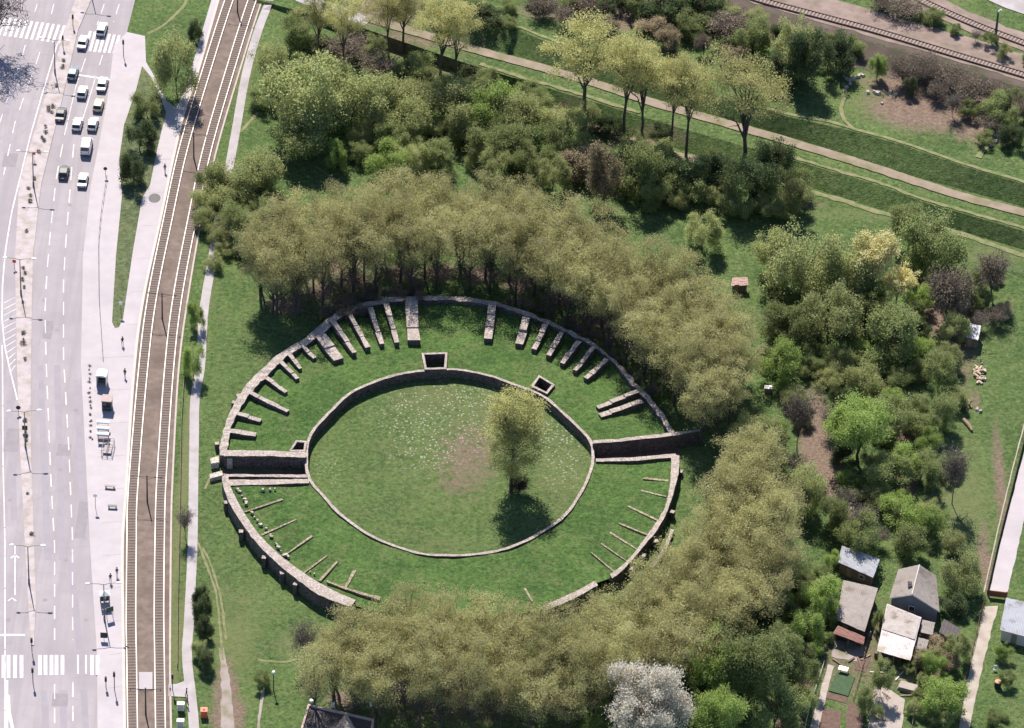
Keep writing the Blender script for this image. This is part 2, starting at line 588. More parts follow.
DIRT += [(225, 668, 8, 10, .8), (226, 690, 13, 16, .9), (228, 715, 17, 20, .95), (228, 745, 18, 20, .95), (214, 590, 6, 20, .4), (205, 560, 4, 10, .4)] + [(x, y, 22, 11, .75) for x, y in [(285, 305), (320, 292), (355, 282), (400, 274), (440, 272), (480, 275), (520, 284), (560, 298), (600, 320), (640, 345), (680, 375), (715, 390), (345, 700), (390, 690), (440, 695), (500, 700), (560, 700), (620, 685), (670, 650), (710, 610), (740, 560)]]
DRY = [(500, 420, 60, 40, .6), (560, 470, 40, 60, .5), (430, 400, 50, 26, .55), (450, 460, 110, 80, .42), (960, 500, 40, 70, .62), (995, 320, 30, 60, .4), (235, 640, 30, 50, .6), (250, 600, 20, 30, .45), (290, 645, 20, 14, .6), (880, 100, 90, 40, .45),
       (620, 45, 80, 24, .45), (190, 420, 6, 200, .8), (183, 500, 7, 200, .8), (178, 640, 8, 60, .8), (215, 250, 8, 80, .6), (245, 60, 12, 60, .7), (440, 545, 80, 20, .4), (480, 580, 60, 14, .4), (215, 600, 16, 50, .45), (960, 160, 60, 16, .35), (860, 215, 80, 8, .5), (990, 255, 40, 14, .6), (930, 20, 90, 24, .5), (1010, 650, 20, 80, .4), (850, 690, 60, 40, .4)]
FLOW = [(450, 415, 60, 28, 1), (430, 440, 40, 30, .8), (560, 440, 26, 40, .8), (330, 470, 20, 20, .5), (470, 350, 40, 10, .5), (690, 470, 14, 20, .4), (360, 560, 60, 20, .4)]


def blobs(lst):
    out = []
    for x, y, rx, ry, k in lst:
        c = PZ(x, y)
        s = scale_at(c)
        out.append((c.x, c.y, rx / s, ry / s / math.sin(EL), k))
    return out


BL = [blobs(DIRT), blobs(DRY), blobs(FLOW)]
xs = np.concatenate([[-1500, -800, -400, -220, -150], np.arange(-112, 112.1, 1.0), [150, 220, 400, 800, 1500]])
y_low = np.concatenate([[-1200, -700, -350, -200, -150], np.arange(-122, 8.1, 1.25)])
cols = []
for x in xs:
    xc = min(112, max(-112, x))
    ls, prev = [], None
    for (xy, z) in LW:
        ly = interp_ext(xc, *xy)
        if prev is not None:
            ly = max(ly, prev + .5)
        prev = ly
        ls.append(ly)
    col_y = list(y_low)
    knots = [8.75] + ls + [ls[-1] + 60]
    for (y0, y1), n in zip(zip(knots, knots[1:]), (50, 8, 14, 8, 30, 8, 40)):
        col_y += list(np.linspace(y0, y1, n, endpoint=False))
    col_y += [400, 900, 2500]
    cols.append(col_y)
Y = np.array(cols).T
X = np.repeat(xs[None, :], Y.shape[0], 0)
Z = np.array([[zf(min(112, max(-112, X[i, j])), Y[i, j]) for j in range(X.shape[1])] for i in range(X.shape[0])])
ny, nx = X.shape
verts = np.stack([X, Y, Z], -1).reshape(-1, 3)
idx = np.arange(nx * ny).reshape(ny, nx)
faces = np.stack([idx[:-1, :-1], idx[:-1, 1:], idx[1:, 1:], idx[1:, :-1]], -1).reshape(-1, 4)
me = bpy.data.meshes.new('ground')
me.from_pydata(verts.tolist(), [], faces.tolist())
ca = me.color_attributes.new('zone', 'FLOAT_COLOR', 'POINT')
zc = np.zeros((nx * ny, 4), np.float32)
zc[:, 3] = 1
for ch, bl in enumerate(BL):
    for cx, cy, rx, ry, k in bl:
        d = ((verts[:, 0] - cx) / rx) ** 2 + ((verts[:, 1] - cy) / ry) ** 2
        zc[:, ch] = np.maximum(zc[:, ch], k * np.exp(-d * .6))
ca.data.foreach_set('color', zc.ravel())
me.materials.append(M['ground'])
tag(link('ground', me), kind='structure')

# ------------------------------------------------------------------ road side
road_r = [(150, -60), (127, 32), (114, 46), (107, 102), (91, 185), (83, 256), (81, 365), (90, 545), (97, 652), (98, 800)]
poly_sheet('road', [(-90, -60)] + road_r + [(-90, 800)], .03, M['road'])
plat = [(124.5, 800), (124.5, 728), (123, 620), (122.5, 545), (126, 490), (134, 371), (143, 300), (160, 221), (175, 150), (185, 109), (198, 71), (216, 8), (236, -60)]
poly_sheet('pavement', road_r[1:] + plat[:-1] + [(229, -60), (209, 8), (192, 66), (184, 92), (176, 108), (166, 100), (152, 72), (146, 62), (145, 36)], .13, M['pave'], thick=.3)
poly_sheet('lawn', [(142, 66), (152, 78), (162, 100), (166, 112), (157, 150), (150, 185), (142, 198), (133, 250), (123, 318), (119, 327), (115, 328), (112, 322), (116, 255), (122, 195), (119, 160), (124, 125), (136, 90)], .15, M['verge'])
poly_sheet('median', [(86, -60), (75, 0), (64, 33), (41, 110), (19, 183), (15, 260), (17, 365), (20, 450), (25, 545), (28, 600), (31, 645), (34, 645), (36, 600), (34, 545), (31, 450), (31, 365), (33, 256), (41, 185), (62, 100), (78, 30), (91, 0), (105, -60)], .16, M['median'], thick=.14)
b = MB()
c0 = P(154.5, 198, .15)
b.add([c0] + [c0 + Vector((math.cos(k * math.pi / 12) * 1.05, math.sin(k * math.pi / 12) * 1.35, 0)) for k in range(24)], [(0, k + 1, (k + 1) % 24 + 1) for k in range(24)])
tag(b.build('pavement_patch', plain('tar_patch', (.13, .12, .125), .9)), kind='structure')
# paving joints across the pavement
b = MB()
for y in list(range(60, 700, 33)):
    xr = float(np.interp(y, [p[1] for p in plat[::-1]], [p[0] for p in plat[::-1]])) - 2
    xl = float(np.interp(y, [p[1] for p in road_r], [p[0] for p in road_r])) + (17 if y < 360 else 12)
    if y > 328 or y < 60:
        ribbon(b, [P(xl, y + 1, .136), P(xr, y - 1, .136)], .07)
    else:
        ribbon(b, [P(xr - (xr - xl) * .28, y + 1, .136), P(xr, y, .136)], .07)
tag(b.build('pavement_joints', plain('joint', (.27, .245, .255), .95)), kind='structure')
# kerb lines
b = MB()
ribbon(b, catmull([P(x, y, .138) for x, y in plat], 2), .45)
tag(b.build('kerb', surf('kerb_stone', (.43, .385, .36), (.50, .45, .425), 1.2, .9, .2)), kind='structure')
# painted markings
b = MB()
Z0 = .05


def dash(line, y0, y1, on, off, wd=.15):
    line = sorted(line, key=lambda p: p[1])
    Xs, Ys = [p[0] for p in line], [p[1] for p in line]
    y = y0
    while y < y1:
        ye = min(y + on, y1)
        ribbon(b, [P(float(np.interp(q, Ys, Xs)), q, Z0) for q in np.linspace(y, ye, max(3, int((ye - y) / 7)))], wd * RND.uniform(.85, 1.1))
        y += on + off


LA = [(116, -40), (104, 5), (85, 60), (76, 86), (64, 137), (56, 180), (51, 226), (47, 271), (45, 312), (46, 358), (51, 482), (54.6, 545), (54.6, 740)]
LB = [(130, -30), (118, 8), (100, 63), (84, 115), (73.7, 145), (70, 190), (65.6, 246), (63.5, 282), (63.5, 358), (68.6, 444), (72.4, 535), (73, 740)]
LC = [(3, 178), (15, 122), (28, 86), (37, 61), (50, 20), (62, -30)]
LD = [(-4, 135), (0, 122), (9, 94), (21.6, 58), (34, 15), (46, -25)]
LE = [(2, 340), (2.5, 360), (3, 460), (5, 545), (5, 740)]
LF = [(64, 22), (60, 35), (51, 65), (41, 98), (30, 137), (20, 178), (11.5, 213), (5.5, 250), (2.5, 285), (2, 318), (4.5, 345), (9, 366), (14, 386), (18.5, 405)]
LG = [(89, 2), (79, 30), (62, 95), (43, 185), (36, 256), (34, 365), (36, 545), (39, 600)]
dash(LA, 58, 100, 14, 8); dash(LA, 78, 120, 60, 1); dash(LA, 122, 640, 13, 9, .17); dash(LA, 684, 735, 15, 9, .18); dash(LA, -30, 25, 10, 7)
dash(LB, 55, 72, 10, 8); dash(LB, 76, 118, 60, 1); dash(LB, 122, 640, 13, 9.5, .17); dash(LB, 682, 735, 15, 9, .18); dash(LB, -30, 22, 10, 7)
dash(LC, 52, 175, 12, 11); dash(LC, -30, 14, 10, 7)
dash(LD, 45, 130, 12, 11); dash(LD, -30, 12, 10, 7)
dash(LE, 345, 735, 60, 1, .2)
dash(LF, 30, 400, 380, 1, .2)
dash([(15, 540), (15, 650)], 545, 600, 50, 10, .2)
ribbon(b, [P(79, 75, Z0), P(112, 80, Z0)], .5)
ribbon(b, [P(-4, 635, Z0), P(25, 635, Z0)], .5)
for k in range(12):                     # hatched area
    y = 300 + k * 6.2
    xl = float(np.interp(y, [p[1] for p in LF], [p[0] for p in LF])) + 1.5
    ribbon(b, [P(xl, y + 3, Z0), P(15.5, y - 3, Z0)], .14)
ribbon(b, [P(8, 695, Z0), P(9, 712, Z0), P(14, 735, Z0)], .5)
ribbon(b, [P(7, 680, Z0), P(7, 740, Z0)], .35)
for x, y in ((12, 600), (15, 557)):
    ribbon(b, [P(x - 4, y + 1, Z0), P(x, y - 2, Z0), P(x + 4, y + 1, Z0)], .3)
for i in range(12):                     # upper crossing, far carriageway
    x = 2 + i * 5.4
    ribbon(b, [P(x + 6 - 3, 17.5 + i * .72, Z0), P(x - 3, 35 + i * .75, Z0)], .5)
for i in range(8):
    x = 88 + i * 4.8
    ribbon(b, [P(x + 2.5, 31 + i * .7, Z0), P(x - 3, 51 + i * .4, Z0)], .5)
for x in (3.5, 8.5, 15, 21.5, 40, 45.5, 51.5, 56.5, 62.5, 92, 97.5):
    ribbon(b, [P(x, 655, Z0 + (.1 if x > 96 else 0)), P(x, 678 - (3 if x > 30 else 0), Z0 + (.1 if x > 96 else 0))], .55)
for x in (78, 86):
    ribbon(b, [P(x, 655, Z0), P(x, 674, Z0)], .25)
tag(b.build('road_marking', M['paint']), kind='structure')
# worn tyre lanes and patches on the asphalt
b = MB()
for x0, y0, x1, y1 in ((40, 365, 48, 560), (57, 365, 62, 560), (76, 380, 84, 540), (27, 40, 4, 120), (70, 560, 80, 650), (10, 400, 14, 520), (44, 690, 46, 735), (63, 690, 64, 735), (84, 690, 86, 735)):
    ribbon(b, [P(x0, y0, .036), P((x0 + x1) / 2 + .3, (y0 + y1) / 2, .036), P(x1, y1, .036)], 1.0, jit=.1)
tag(b.build('road_patch', surf('worn_asphalt', (.245, .225, .255), (.275, .255, .285), .4, .9, .15)), kind='structure')

# ------------------------------------------------------------------ tramway
TL = [(253, -60), (229.3, 0), (206.5, 71), (183.2, 150), (167.6, 221), (151.8, 300), (143, 371), (133, 490), (131.6, 545), (131, 620), (131.6, 657), (132.6, 728), (134, 800)]
TR = [(276, -60), (252.5, 0), (230, 71), (207.2, 150), (192, 221), (177.2, 300), (169, 371), (161.5, 480), (159.8, 535), (159, 610), (159.5, 657), (160.5, 728), (162, 800)]
TE = [(285, -60), (262, 0), (239.5, 71), (216.5, 150), (201, 221), (187.5, 300), (178.5, 371), (172.5, 480), (171, 535), (170, 657), (171, 728), (172, 800)]
poly_sheet('track_bed', plat + TE, .06, M['ballast'])


def track(name, label, px, zb, group, n_each=100, rail='rail', zfun=None, slp='sleeper'):
    pts = catmull([(P(x, y, zb) if not zfun else PZ(x, y) + Vector((0, 0, zb))) for x, y in px], 1.2)
    t = thing(name, label, 'railway track', tuple(pts[0]), 0, group)
    org = pts[0].copy()
    loc = [p - org for p in pts]
    bb = MB()
    ribbon(bb, loc, 1.36, .08)
    bb.build('ballast_infill', M['ballast_dark'], t)
    for s in (-1, 1):
        bb = MB()
        L, R = [], []
        for i, p in enumerate(loc):
            d = loc[min(i + 1, len(loc) - 1)] - loc[max(i - 1, 0)]
            nr = Vector((-d.y, d.x, 0)).normalized()
            q = p + nr * s * .75
            L.append(q + nr * .075)
            R.append(q - nr * .075)
        vs, fs = [], []
        for a, c in zip(L, R):
            vs += [(a.x, a.y, a.z + .02), (a.x, a.y, a.z + .25), (c.x, c.y, c.z + .25), (c.x, c.y, c.z + .02)]
        for i in range(len(L) - 1):
            o, e = 4 * i, 4 * i + 4
            fs += [(o, o + 1, e + 1, e), (o + 1, o + 2, e + 2, e + 1), (o + 2, o + 3, e + 3, e + 2)]
        bb.add(vs, fs)
        bb.build('rail', M[rail], t)
    # sleepers
    pos = []
    acc = 0.0
    for i in range(1, len(loc)):
        seg = loc[i] - loc[i - 1]
        L = seg.length
        while acc < L:
            q = loc[i - 1] + seg * (acc / L)
            pos.append((q, math.atan2(seg.y, seg.x)))
            acc += .68
        acc -= L
    pos = [p for p in pos]
    # nearest to the camera (largest in view) first, inside the frame
    def vis(q):
        wv = q + org
        d = wv - CAM
        k = FPX / d.dot(FW)
        xx, yy = 512 + d.dot(RT) * k, 364 - d.dot(UP) * k
        return (0 if (-3 < xx < 1027 and -3 < yy < 731) else 1, d.length)
    pos.sort(key=lambda a: vis(a[0]))
    sb = MB()
    sb.box((0, 0, .07), (.26, 1.8, .12), 0, None, .94)
    sm = sb.mesh('sleeper', M[slp])
    for q, a in pos[:n_each]:
        o = link('sleeper', sm, t)
        o.location = q
        o.rotation_euler = (0, 0, a)
    rb = MB()
    for q, a in pos[n_each:]:
        rb.box((q.x, q.y, q.z + .07), (.26, 1.8, .12), a)
    if rb.v:
        tag(rb.build('sleepers', M['sleeper'], t), kind='stuff')
    return t


track('railway_track', 'tramway track beside the pavement edge, nearer the road', TL, .07, 'tramway tracks')
track('railway_track', 'tramway track on the grass side, nearer the amphitheatre', TR, .07, 'tramway tracks')
b = MB()
ribbon(b, catmull([P(x, y, .1) for x, y in TE], 2), .3)
tag(b.build('kerb_strip', M['trough']), kind='structure')
# level crossing deck
poly_sheet('crossing_deck', [(139, 672), (152.5, 672), (152.5, 689), (139, 689)], .2, M['pave'], thick=.12)
poly_sheet('crossing_path', [(168.5, 684), (168.5, 696), (187, 697), (187, 680), (176, 684)], .1, M['path'], thick=.05)


# concrete footpath right of the tracks, dirt trails
def trail(name, pxs, wd, mat, off=.02, jit=0, zfun=None):
    bb = MB()
    pts = catmull([PZ(x, y) for x, y in pxs], 1.0)
    ribbon(bb, pts, wd, off, zf if zfun is None else zfun, None, jit)
    return tag(bb.build(name, mat), kind='structure')


trail('footpath', [(282, -30), (262, 20), (247, 70), (236, 130), (226, 185), (217, 228), (213, 256), (204, 310), (200.5, 365), (195, 400), (194, 449), (192.5, 545), (189, 619), (187, 657), (191, 695), (194, 728), (196, 790)], 1.55, M['path'], .04, .02)
trail('dirt_trail', [(197, 540), (203, 556), (212, 580), (217, 600), (220, 630), (223, 660)], .35, M['trail'], .03, .1)
trail('dirt_trail', [(203, 548), (211, 565), (219, 590), (223, 612), (226, 640)], .35, M['trail'], .034, .1)
trail('gravel_track', [(222, 648), (224, 668), (226, 690), (228, 728), (228, 790)], (.8, 3.2), M['gravel'], .025, .12)
trail('dirt_trail', [(205, 489), (209, 480), (213, 474)], .4, M['trail'], .03, .05)
trail('dirt_trail', [(148, 34), (165, 24), (180, 10), (192, -8)], .6, M['trail'], .03, .12)
trail('dirt_trail', [(240, 132), (246, 126), (258, 112)], .6, M['trail'], .03, .1)
trail('dirt_trail', [(314, 166), (330, 176), (344, 186)], .45, M['trail'], .03, .1)
trail('dirt_trail', [(258, 660), (285, 662), (310, 655)], .5, M['trail'], .03, .1)
trail('stone_edging', [(263, 690), (260, 712), (257, 740)], .5, M['gravel'], .03, .1)
# dike road, crest paths
trail('dirt_road', [(365, 18), (420, 34), (473, 49.5), (552, 71), (602, 86), (653, 103), (709, 119), (779, 139), (858, 163), (916, 182), (967, 198), (1024, 213), (1060, 223)], 2.2, M['dirt'], .14, .09)
trail('concrete_path', [(300, -3), (317, 4), (345, 14), (368, 23)], 2.6, M['path'], .06, .1)
trail('crest_trail', [(519, 27), (544, 37), (570, 46)], .7, M['trail'], .1, .1)
trail('crest_trail', [(765, 108), (785, 113.5), (830, 122), (852, 128.5), (902, 142.5), (969, 165.5), (1040, 186.5)], .75, M['trail'], .1, .1)
trail('crest_trail', [(480, 64), (527, 79), (577, 93.5), (640, 113)], .8, M['trail'], .12, .2)
trail('crest_trail', [(785, 155), (836, 170.5), (878, 182.5), (926, 200), (1030, 229.5)], .7, M['trail'], .1, .2)
trail('dirt_trail', [(780, 181), (800, 189), (840, 200), (878, 212), (916, 221), (960, 234), (1030, 258)], 1.2, M['trail'], .08, .2)
trail('dirt_trail', [(545, 110), (592, 127), (620, 137), (679, 155), (720, 168)], 2.0, M['dirt'], .06, .4)
trail('dirt_trail', [(843, 83), (845, 95), (841, 108), (845, 121), (855, 130)], .7, M['trail'], .12, .12)
trail('dirt_trail', [(978, 158), (985, 148), (996, 134)], 1.0, M['trail'], .12, .15)
trail('dirt_trail', [(330, 50), (350, 57), (368, 60), (400, 68), (440, 80)], 1.1, M['trail'], .05, .3)
# upper railway
b = MB()
ribbon(b, catmull([PZ(x, y) for x, y in [(735, -17), (757, -9), (880, 26), (950, 46), (1024, 68), (1060, 78)]], 2), 8.0, .10, zf, None, .25)
M['bed_pink'] = surf('brown_ballast', (.20, .15, .132), (.27, .21, .185), .6, 1, .8, 7, (.16, .125, .10), .25)
tag(b.build('track_bed', M['bed_pink']), kind='structure')
b = MB()
e5 = [(690, 0), (757, 18), (858, 46), (940, 70), (1050, 103)]
ribbon(b, catmull([PZ(x, y) for x, y in e5], 1.0), 11, .05, zf, None, .8)
tag(b.build('embankment', M['embank']), kind='structure')
track('railway_track', 'rusty railway track along the brown embankment beyond the dike', [(720, -14), (757, 0), (830, 19.5), (880, 33), (950, 54), (1024, 76), (1060, 87)], .16, 'railway lines beyond the dike', 100, 'rail_rust', True, 'sleeper_pale')
b = MB()
ribbon(b, catmull([PZ(x, y) for x, y in [(905, -12), (921, -1), (960, 18), (1000, 34), (1050, 51)]], 2), 5.5, .10, zf, None, .3)
tag(b.build('track_bed', M['bed_pink']), kind='structure')
track('railway_track', 'farthest railway track, beside the dark signal pole', [(900, -12), (921, 1), (960, 19), (1000, 35), (1060, 57)], .13, 'railway lines beyond the dike', 100, 'rail_rust', True, 'sleeper_pale')
b = MB()
pz = [PZ(*q) + Vector((0, 0, .1)) for q in ((985, -1), (1005, 8), (1040, 20), (1060, -40), (985, -40))]
b.add(pz, [(4, 3, 2, 1, 0)][::1])
bm_o = b.build('concrete_yard', M['path'])
for pl in bm_o.data.polygons:
    if pl.normal.z < 0:
        pl.flip()
tag(bm_o, kind='structure')

# ------------------------------------------------------------------ amphitheatre
ORD = 'first second third fourth fifth sixth seventh eighth ninth tenth eleventh twelfth thirteenth fourteenth fifteenth sixteenth seventeenth eighteenth nineteenth twentieth'.split()


def resample(pts, n):
    d = [0]
    for a, c in zip(pts, pts[1:]):
        d.append(d[-1] + (c - a).length)
    out = []
    for k in range(n):
        t = d[-1] * k / (n - 1)
        j = max(i for i in range(len(d)) if d[i] <= t + 1e-9)
        j = min(j, len(pts) - 2)
        out.append(pts[j].lerp(pts[j + 1], (t - d[j]) / max(1e-6, d[j + 1] - d[j])))
    return out


def wall2(b, A, B, z0, z1, jz=.05, jx=.06):
    """a wall between two plan lines, top slightly uneven; z1 number or (start, end)"""
    n = max(3, int(sum((A[i + 1] - A[i]).length for i in range(len(A) - 1)) / .9))
    A, B = resample(A, n), resample(B, n)
    vs, fs, cap = [], [], []
    for i in range(n):
        z = z1 if isinstance(z1, (int, float)) else z1[0] + (z1[1] - z1[0]) * i / (n - 1)
        ja, jb = [Vector((RND.uniform(-jx, jx), RND.uniform(-jx, jx), 0)) for _ in range(2)]
        a, c = A[i] + ja, B[i] + jb
        za, zb = z + RND.uniform(-jz, jz), z + RND.uniform(-jz, jz)
        vs += [(a.x, a.y, z0), (a.x, a.y, za), (c.x, c.y, zb), (c.x, c.y, z0)]
    for i in range(n - 1):
        o, e = 4 * i, 4 * i + 4
        fs += [(o, e, e + 1, o + 1), (o + 2, e + 2, e + 3, o + 3)]
        cap.append((o + 1, e + 1, e + 2, o + 2))
    fs += [(0, 1, 2, 3), (4 * n - 1, 4 * n - 2, 4 * n - 3, 4 * n - 4)]
    b.add(vs, fs + cap)
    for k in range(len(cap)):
        b.mi[-1 - k] = 1  # top faces take the stone with sunlight in its colour


def fixn(o):
    bm = bmesh.new()
    bm.from_mesh(o.data)
    bmesh.ops.recalc_face_normals(bm, faces=bm.faces)
    bm.to_mesh(o.data)
    bm.free()
    return o


def pts_of(pxs, z, step=.8, curve=True):
    q = [P(x, y, z) for x, y in pxs]
    return catmull(q, step) if curve else q


ZB = 1.5                                   # level of the grass bank
N_OUT = [(219, 455), (223, 432), (228, 417), (238, 397), (251, 379), (263.5, 368), (281, 352), (302, 340), (314, 330), (324, 321), (345, 308), (363, 303), (385, 298.5), (411, 296), (440, 296), (459, 297), (488, 300), (516, 308), (547, 320), (592, 342), (618, 363), (636, 383), (650, 397), (664, 415), (675, 432)]
N_IN = [(226.7, 455), (230.5, 430), (238, 412), (249.6, 394), (266, 376.6), (284, 359), (302, 347), (322, 334.6), (330, 327), (345, 315), (363, 308), (385, 303), (411, 300.5), (440, 300), (459, 301), (488, 304.5), (516, 312), (547, 324), (592, 346), (616, 366), (633, 386), (646, 400), (660, 418), (670, 434)]
SW_OUT = [(222, 476), (222.5, 482), (224.5, 490), (232, 508), (243, 524.6), (254, 540), (269, 555.5), (284, 569), (299, 581), (312, 590.5), (326, 598), (350, 607)]
SW_IN = [(228.5, 476), (229, 482), (232, 490), (243, 510.5), (258.5, 533.5), (280, 555), (301, 571), (316, 580.5), (335, 591), (356, 600)]
SE_OUT = [(679.5, 455), (678, 476), (669, 506), (659, 527), (643, 547), (623, 570), (612, 578)]
SE_IN = [(671.5, 455), (670, 483), (664, 509), (648, 534), (628, 560), (610, 574.5)]
S_OUT = [(545, 611), (576, 597.5), (598, 585)]
S_IN = [(543, 605.5), (574, 592), (595, 580.5)]
RIM = [(306, 444), (312, 430), (327, 413), (347, 394), (368, 383), (393, 374.5), (418.5, 370), (440, 368.7), (459, 368.5), (491, 375), (516, 384), (542, 394), (562, 410), (580, 427), (592, 441), (594.5, 458), (592, 471), (585, 488), (567, 515), (542, 533), (516, 546), (491, 553), (465, 556), (440, 556), (421, 554.5), (398, 548), (373, 538), (352.5, 525), (335, 511), (322, 496), (309, 481), (305, 465)]


def big_wall(label, A, B, z1, buttress=(), j=.06):
    t = thing('ring_wall', label, 'stone wall', (0, 0, 0), 0, 'outer ring wall of the amphitheatre')
    b = MB()
    zz = z1 if isinstance(z1, (int, float)) else z1[0]
    wall2(b, pts_of(A, zz), pts_of(B, zz), -.2, z1, j, j)
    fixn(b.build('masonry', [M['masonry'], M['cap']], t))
    for x, y, zt in buttress:
        b = MB()
        c = P(x, y, zt)
        b.box((c.x, c.y, zt / 2 - .1), (.72, .8, zt + .2), RND.uniform(-.4, .4), None, .95)
        b.mi[1] = 1
        b.build('buttress', [M['masonry'], M['cap']], t)
    return t


big_wall('long curved outer stone wall under the northern tree ring, joined to the stubs', N_OUT, N_IN, (2.3, 2.3), [(217, 443, 1.3), (234, 402, 1.5), (238.5, 395, 1.2)], .13)
big_wall('thick curved stone wall with buttresses and a tall shaded outer face, facing the tramway', SW_OUT, SW_IN, 2.5, [(226, 502, 1.7), (241, 531, 1.8), (264, 557, 1.9), (282, 572.5, 1.9), (295.5, 583.5, 1.9)])
big_wall('curved stone wall with a small gap, beside the east gate and sparse budding trees', SE_OUT, SE_IN, 2.1, [(680.5, 471, .9), (672.5, 511.5, 1.4), (656, 540.5, 1.4), (643.5, 555, 1.4), (631, 568, 1.4)])
big_wall('short isolated piece of curved wall emerging from the southern treetops', S_OUT, S_IN, 2.0)
b = MB()
wall2(b, pts_of([(674, 530), (664, 554), (652, 569)], .7), pts_of([(671, 529), (661, 552), (649, 566)], .7), -.1, .7)
tag(fixn(b.build('wall_fragment', [M['masonry'], M['cap']])), 'low thin curved wall fragment outside the southeast wall, half under trees', 'stone wall')
# arena wall
rim = catmull([P(x, y, 1.75) for x, y in RIM], .7, True)
cx_, cy_ = sum(p.x for p in rim) / len(rim), sum(p.y for p in rim) / len(rim)
CEN = Vector((cx_, cy_, 0))


def offset(pts, d):
    return [p + (CEN - Vector((p.x, p.y, 0))).normalized() * d for p in pts]


rim.append(rim[0].copy())
b = MB()
wall2(b, rim, offset(rim, .5), -.2, 1.75, .04, .05)
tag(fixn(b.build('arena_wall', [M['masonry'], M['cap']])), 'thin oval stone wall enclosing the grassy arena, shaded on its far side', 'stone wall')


def polar(pts):
    a = np.array([math.atan2(p.y - cy_, p.x - cx_) for p in pts])
    r = np.array([math.hypot(p.x - cx_, p.y - cy_) for p in pts])
    o = np.argsort(a)
    a, r = a[o], r[o]
    return np.concatenate([a - 2 * math.pi, a, a + 2 * math.pi]), np.concatenate([r, r, r])


PI_A, PI_R = polar(rim[:-1])
outline = pts_of(N_IN, 2.3) + pts_of(SE_IN, 2.1) + pts_of(S_IN, 2.0) + pts_of([(520, 609), (460, 616), (410, 613)], 2.0) + pts_of(SW_IN[::-1], 2.5)
PO_A, PO_R = polar(outline)
# gates
GATES = {}


def gate_wall(label, top, bot, z1, name='gate_wall'):
    b = MB()
    wall2(b, pts_of(top, z1, .8, False), pts_of(bot, z1, .8, False), -.2, z1, .05, .05)
    return tag(fixn(b.build(name, [M['masonry'], M['cap']])), label, 'stone wall', 'walls of the entrance passages')


gate_wall('long stone wall on the far side of the passage nearest the tramway', [(224, 450), (268, 450.5), (306, 452)], [(224, 456), (268, 456), (306, 457.5)], 2.5)
gate_wall('thin low stone wall on the near side of the passage nearest the tramway', [(224, 474), (268, 474.5), (309, 474.5)], [(224, 476.5), (268, 476.8), (309, 477.5)], 1.6)
gate_wall('broad pale flat-topped wall just in front of the thin passage wall', [(226, 479.5), (268, 479.5), (309, 478.8)], [(227, 485.5), (268, 484.5), (309, 483)], 1.75)
gate_wall('long dark-faced stone wall on the far side of the passage under the trees', [(593, 440.5), (615, 439), (640, 436), (676, 432), (700, 429)], [(593, 443.5), (615, 442), (640, 439.3), (676, 435.5), (700, 431)], 2.6)
gate_wall('pale-topped stone wall on the near side of the passage, ending at the curved wall', [(596, 458.5), (630, 457.5), (676, 453.5)], [(596, 461.5), (630, 460.8), (676, 457.5)], 1.9)
b = MB()
wall2(b, pts_of([(594, 446), (616, 444.6)], 1.3, .8, False), pts_of([(594, 448), (616, 446.6)], 1.3, .8, False), -.1, 1.3)
tag(fixn(b.build('stone_ledge', [M['masonry'], M['cap']])), 'short lower stone ledge against the dark passage wall at the arena end', 'stone ledge')
for lab, px, z in (('pale square stone block outside the passage, farther of two by the tramway path', [(210, 458), (219, 456), (219, 462), (211, 463.5)], 1.2), ('pale long stone block outside the passage, nearer of two by the tramway path', [(209.5, 474), (222, 470.5), (223, 475), (210, 478.5)], .8),
                   ('dark square block standing inside the passage mouth by the tramway', [(227, 453), (232.5, 453), (232.5, 459), (227, 459)], 2.1), ('small pale stone standing at the arena end of the passage', [(296.5, 459), (300, 459), (300, 466), (296.5, 466)], .5)):
    b = MB()
    b.prism([P(x, y, z) for x, y in px], -.1, z)
    tag(fixn(b.build('stone_block', M['stone_light'])), lab, 'stone block')
poly_sheet('passage_shade_floor', [(222, 470), (306, 471), (308, 480), (222, 479)], .03, M['soil'], jit=.1)  # dark soil sheet, painted in for the shadow on the passage floor
poly_sheet('passage_shade_floor', [(597, 452), (680, 446), (681, 462), (597, 468)], .03, M['soil'], jit=.1)  # second dark sheet, shade of the far wall put into the floor colour
PITS = []


def niche(label, corners, z1, t=.42, open_edge=None):
    q = [P(x, y, z1) for x, y in corners]
    c = sum(q, Vector()) / 4
    b = MB()
    inn = [p.lerp(c, 0) + (c - p).normalized() * t * 1.4 for p in q]
    for i in range(4):
        if i == open_edge:
            continue
        j = (i + 1) % 4
        wall2(b, [q[i], q[j]], [inn[i], inn[j]], -.1, z1 + RND.uniform(-.05, .05), .04, .02)
    PITS.append([p.lerp(c, .12) for p in q])
    return tag(fixn(b.build('stone_niche', [M['masonry'], M['cap']])), label, 'stone niche')


niche('square stone chamber open to the sky at the middle of the arena wall', [(421.5, 352.8), (447.5, 352.3), (446.5, 369), (424.5, 369.5)], 2.0)
niche('small slanted stone chamber on the arena wall behind the lone tree', [(539, 375), (555, 384.5), (547, 394), (530.5, 386)], 2.0)
niche('small stone chamber at the corner of the arena wall and the passage near the tramway', [(296, 440), (307, 441), (305.5, 451.5), (289, 451)], 2.1)


def inside(p, q):
    s = None
    for i in range(len(q)):
        a, c = q[i], q[(i + 1) % len(q)]
        v = (c.x - a.x) * (p[1] - a.y) - (c.y - a.y) * (p[0] - a.x)
        if s is None:
            s = v > 0
        elif (v > 0) != s:
            return False
    return True


def lw(px1, px2):
    a, c = P(*px1, ZB), P(*px2, ZB)
    return lambda x: a.y + (c.y - a.y) * (x - a.x) / (c.x - a.x)


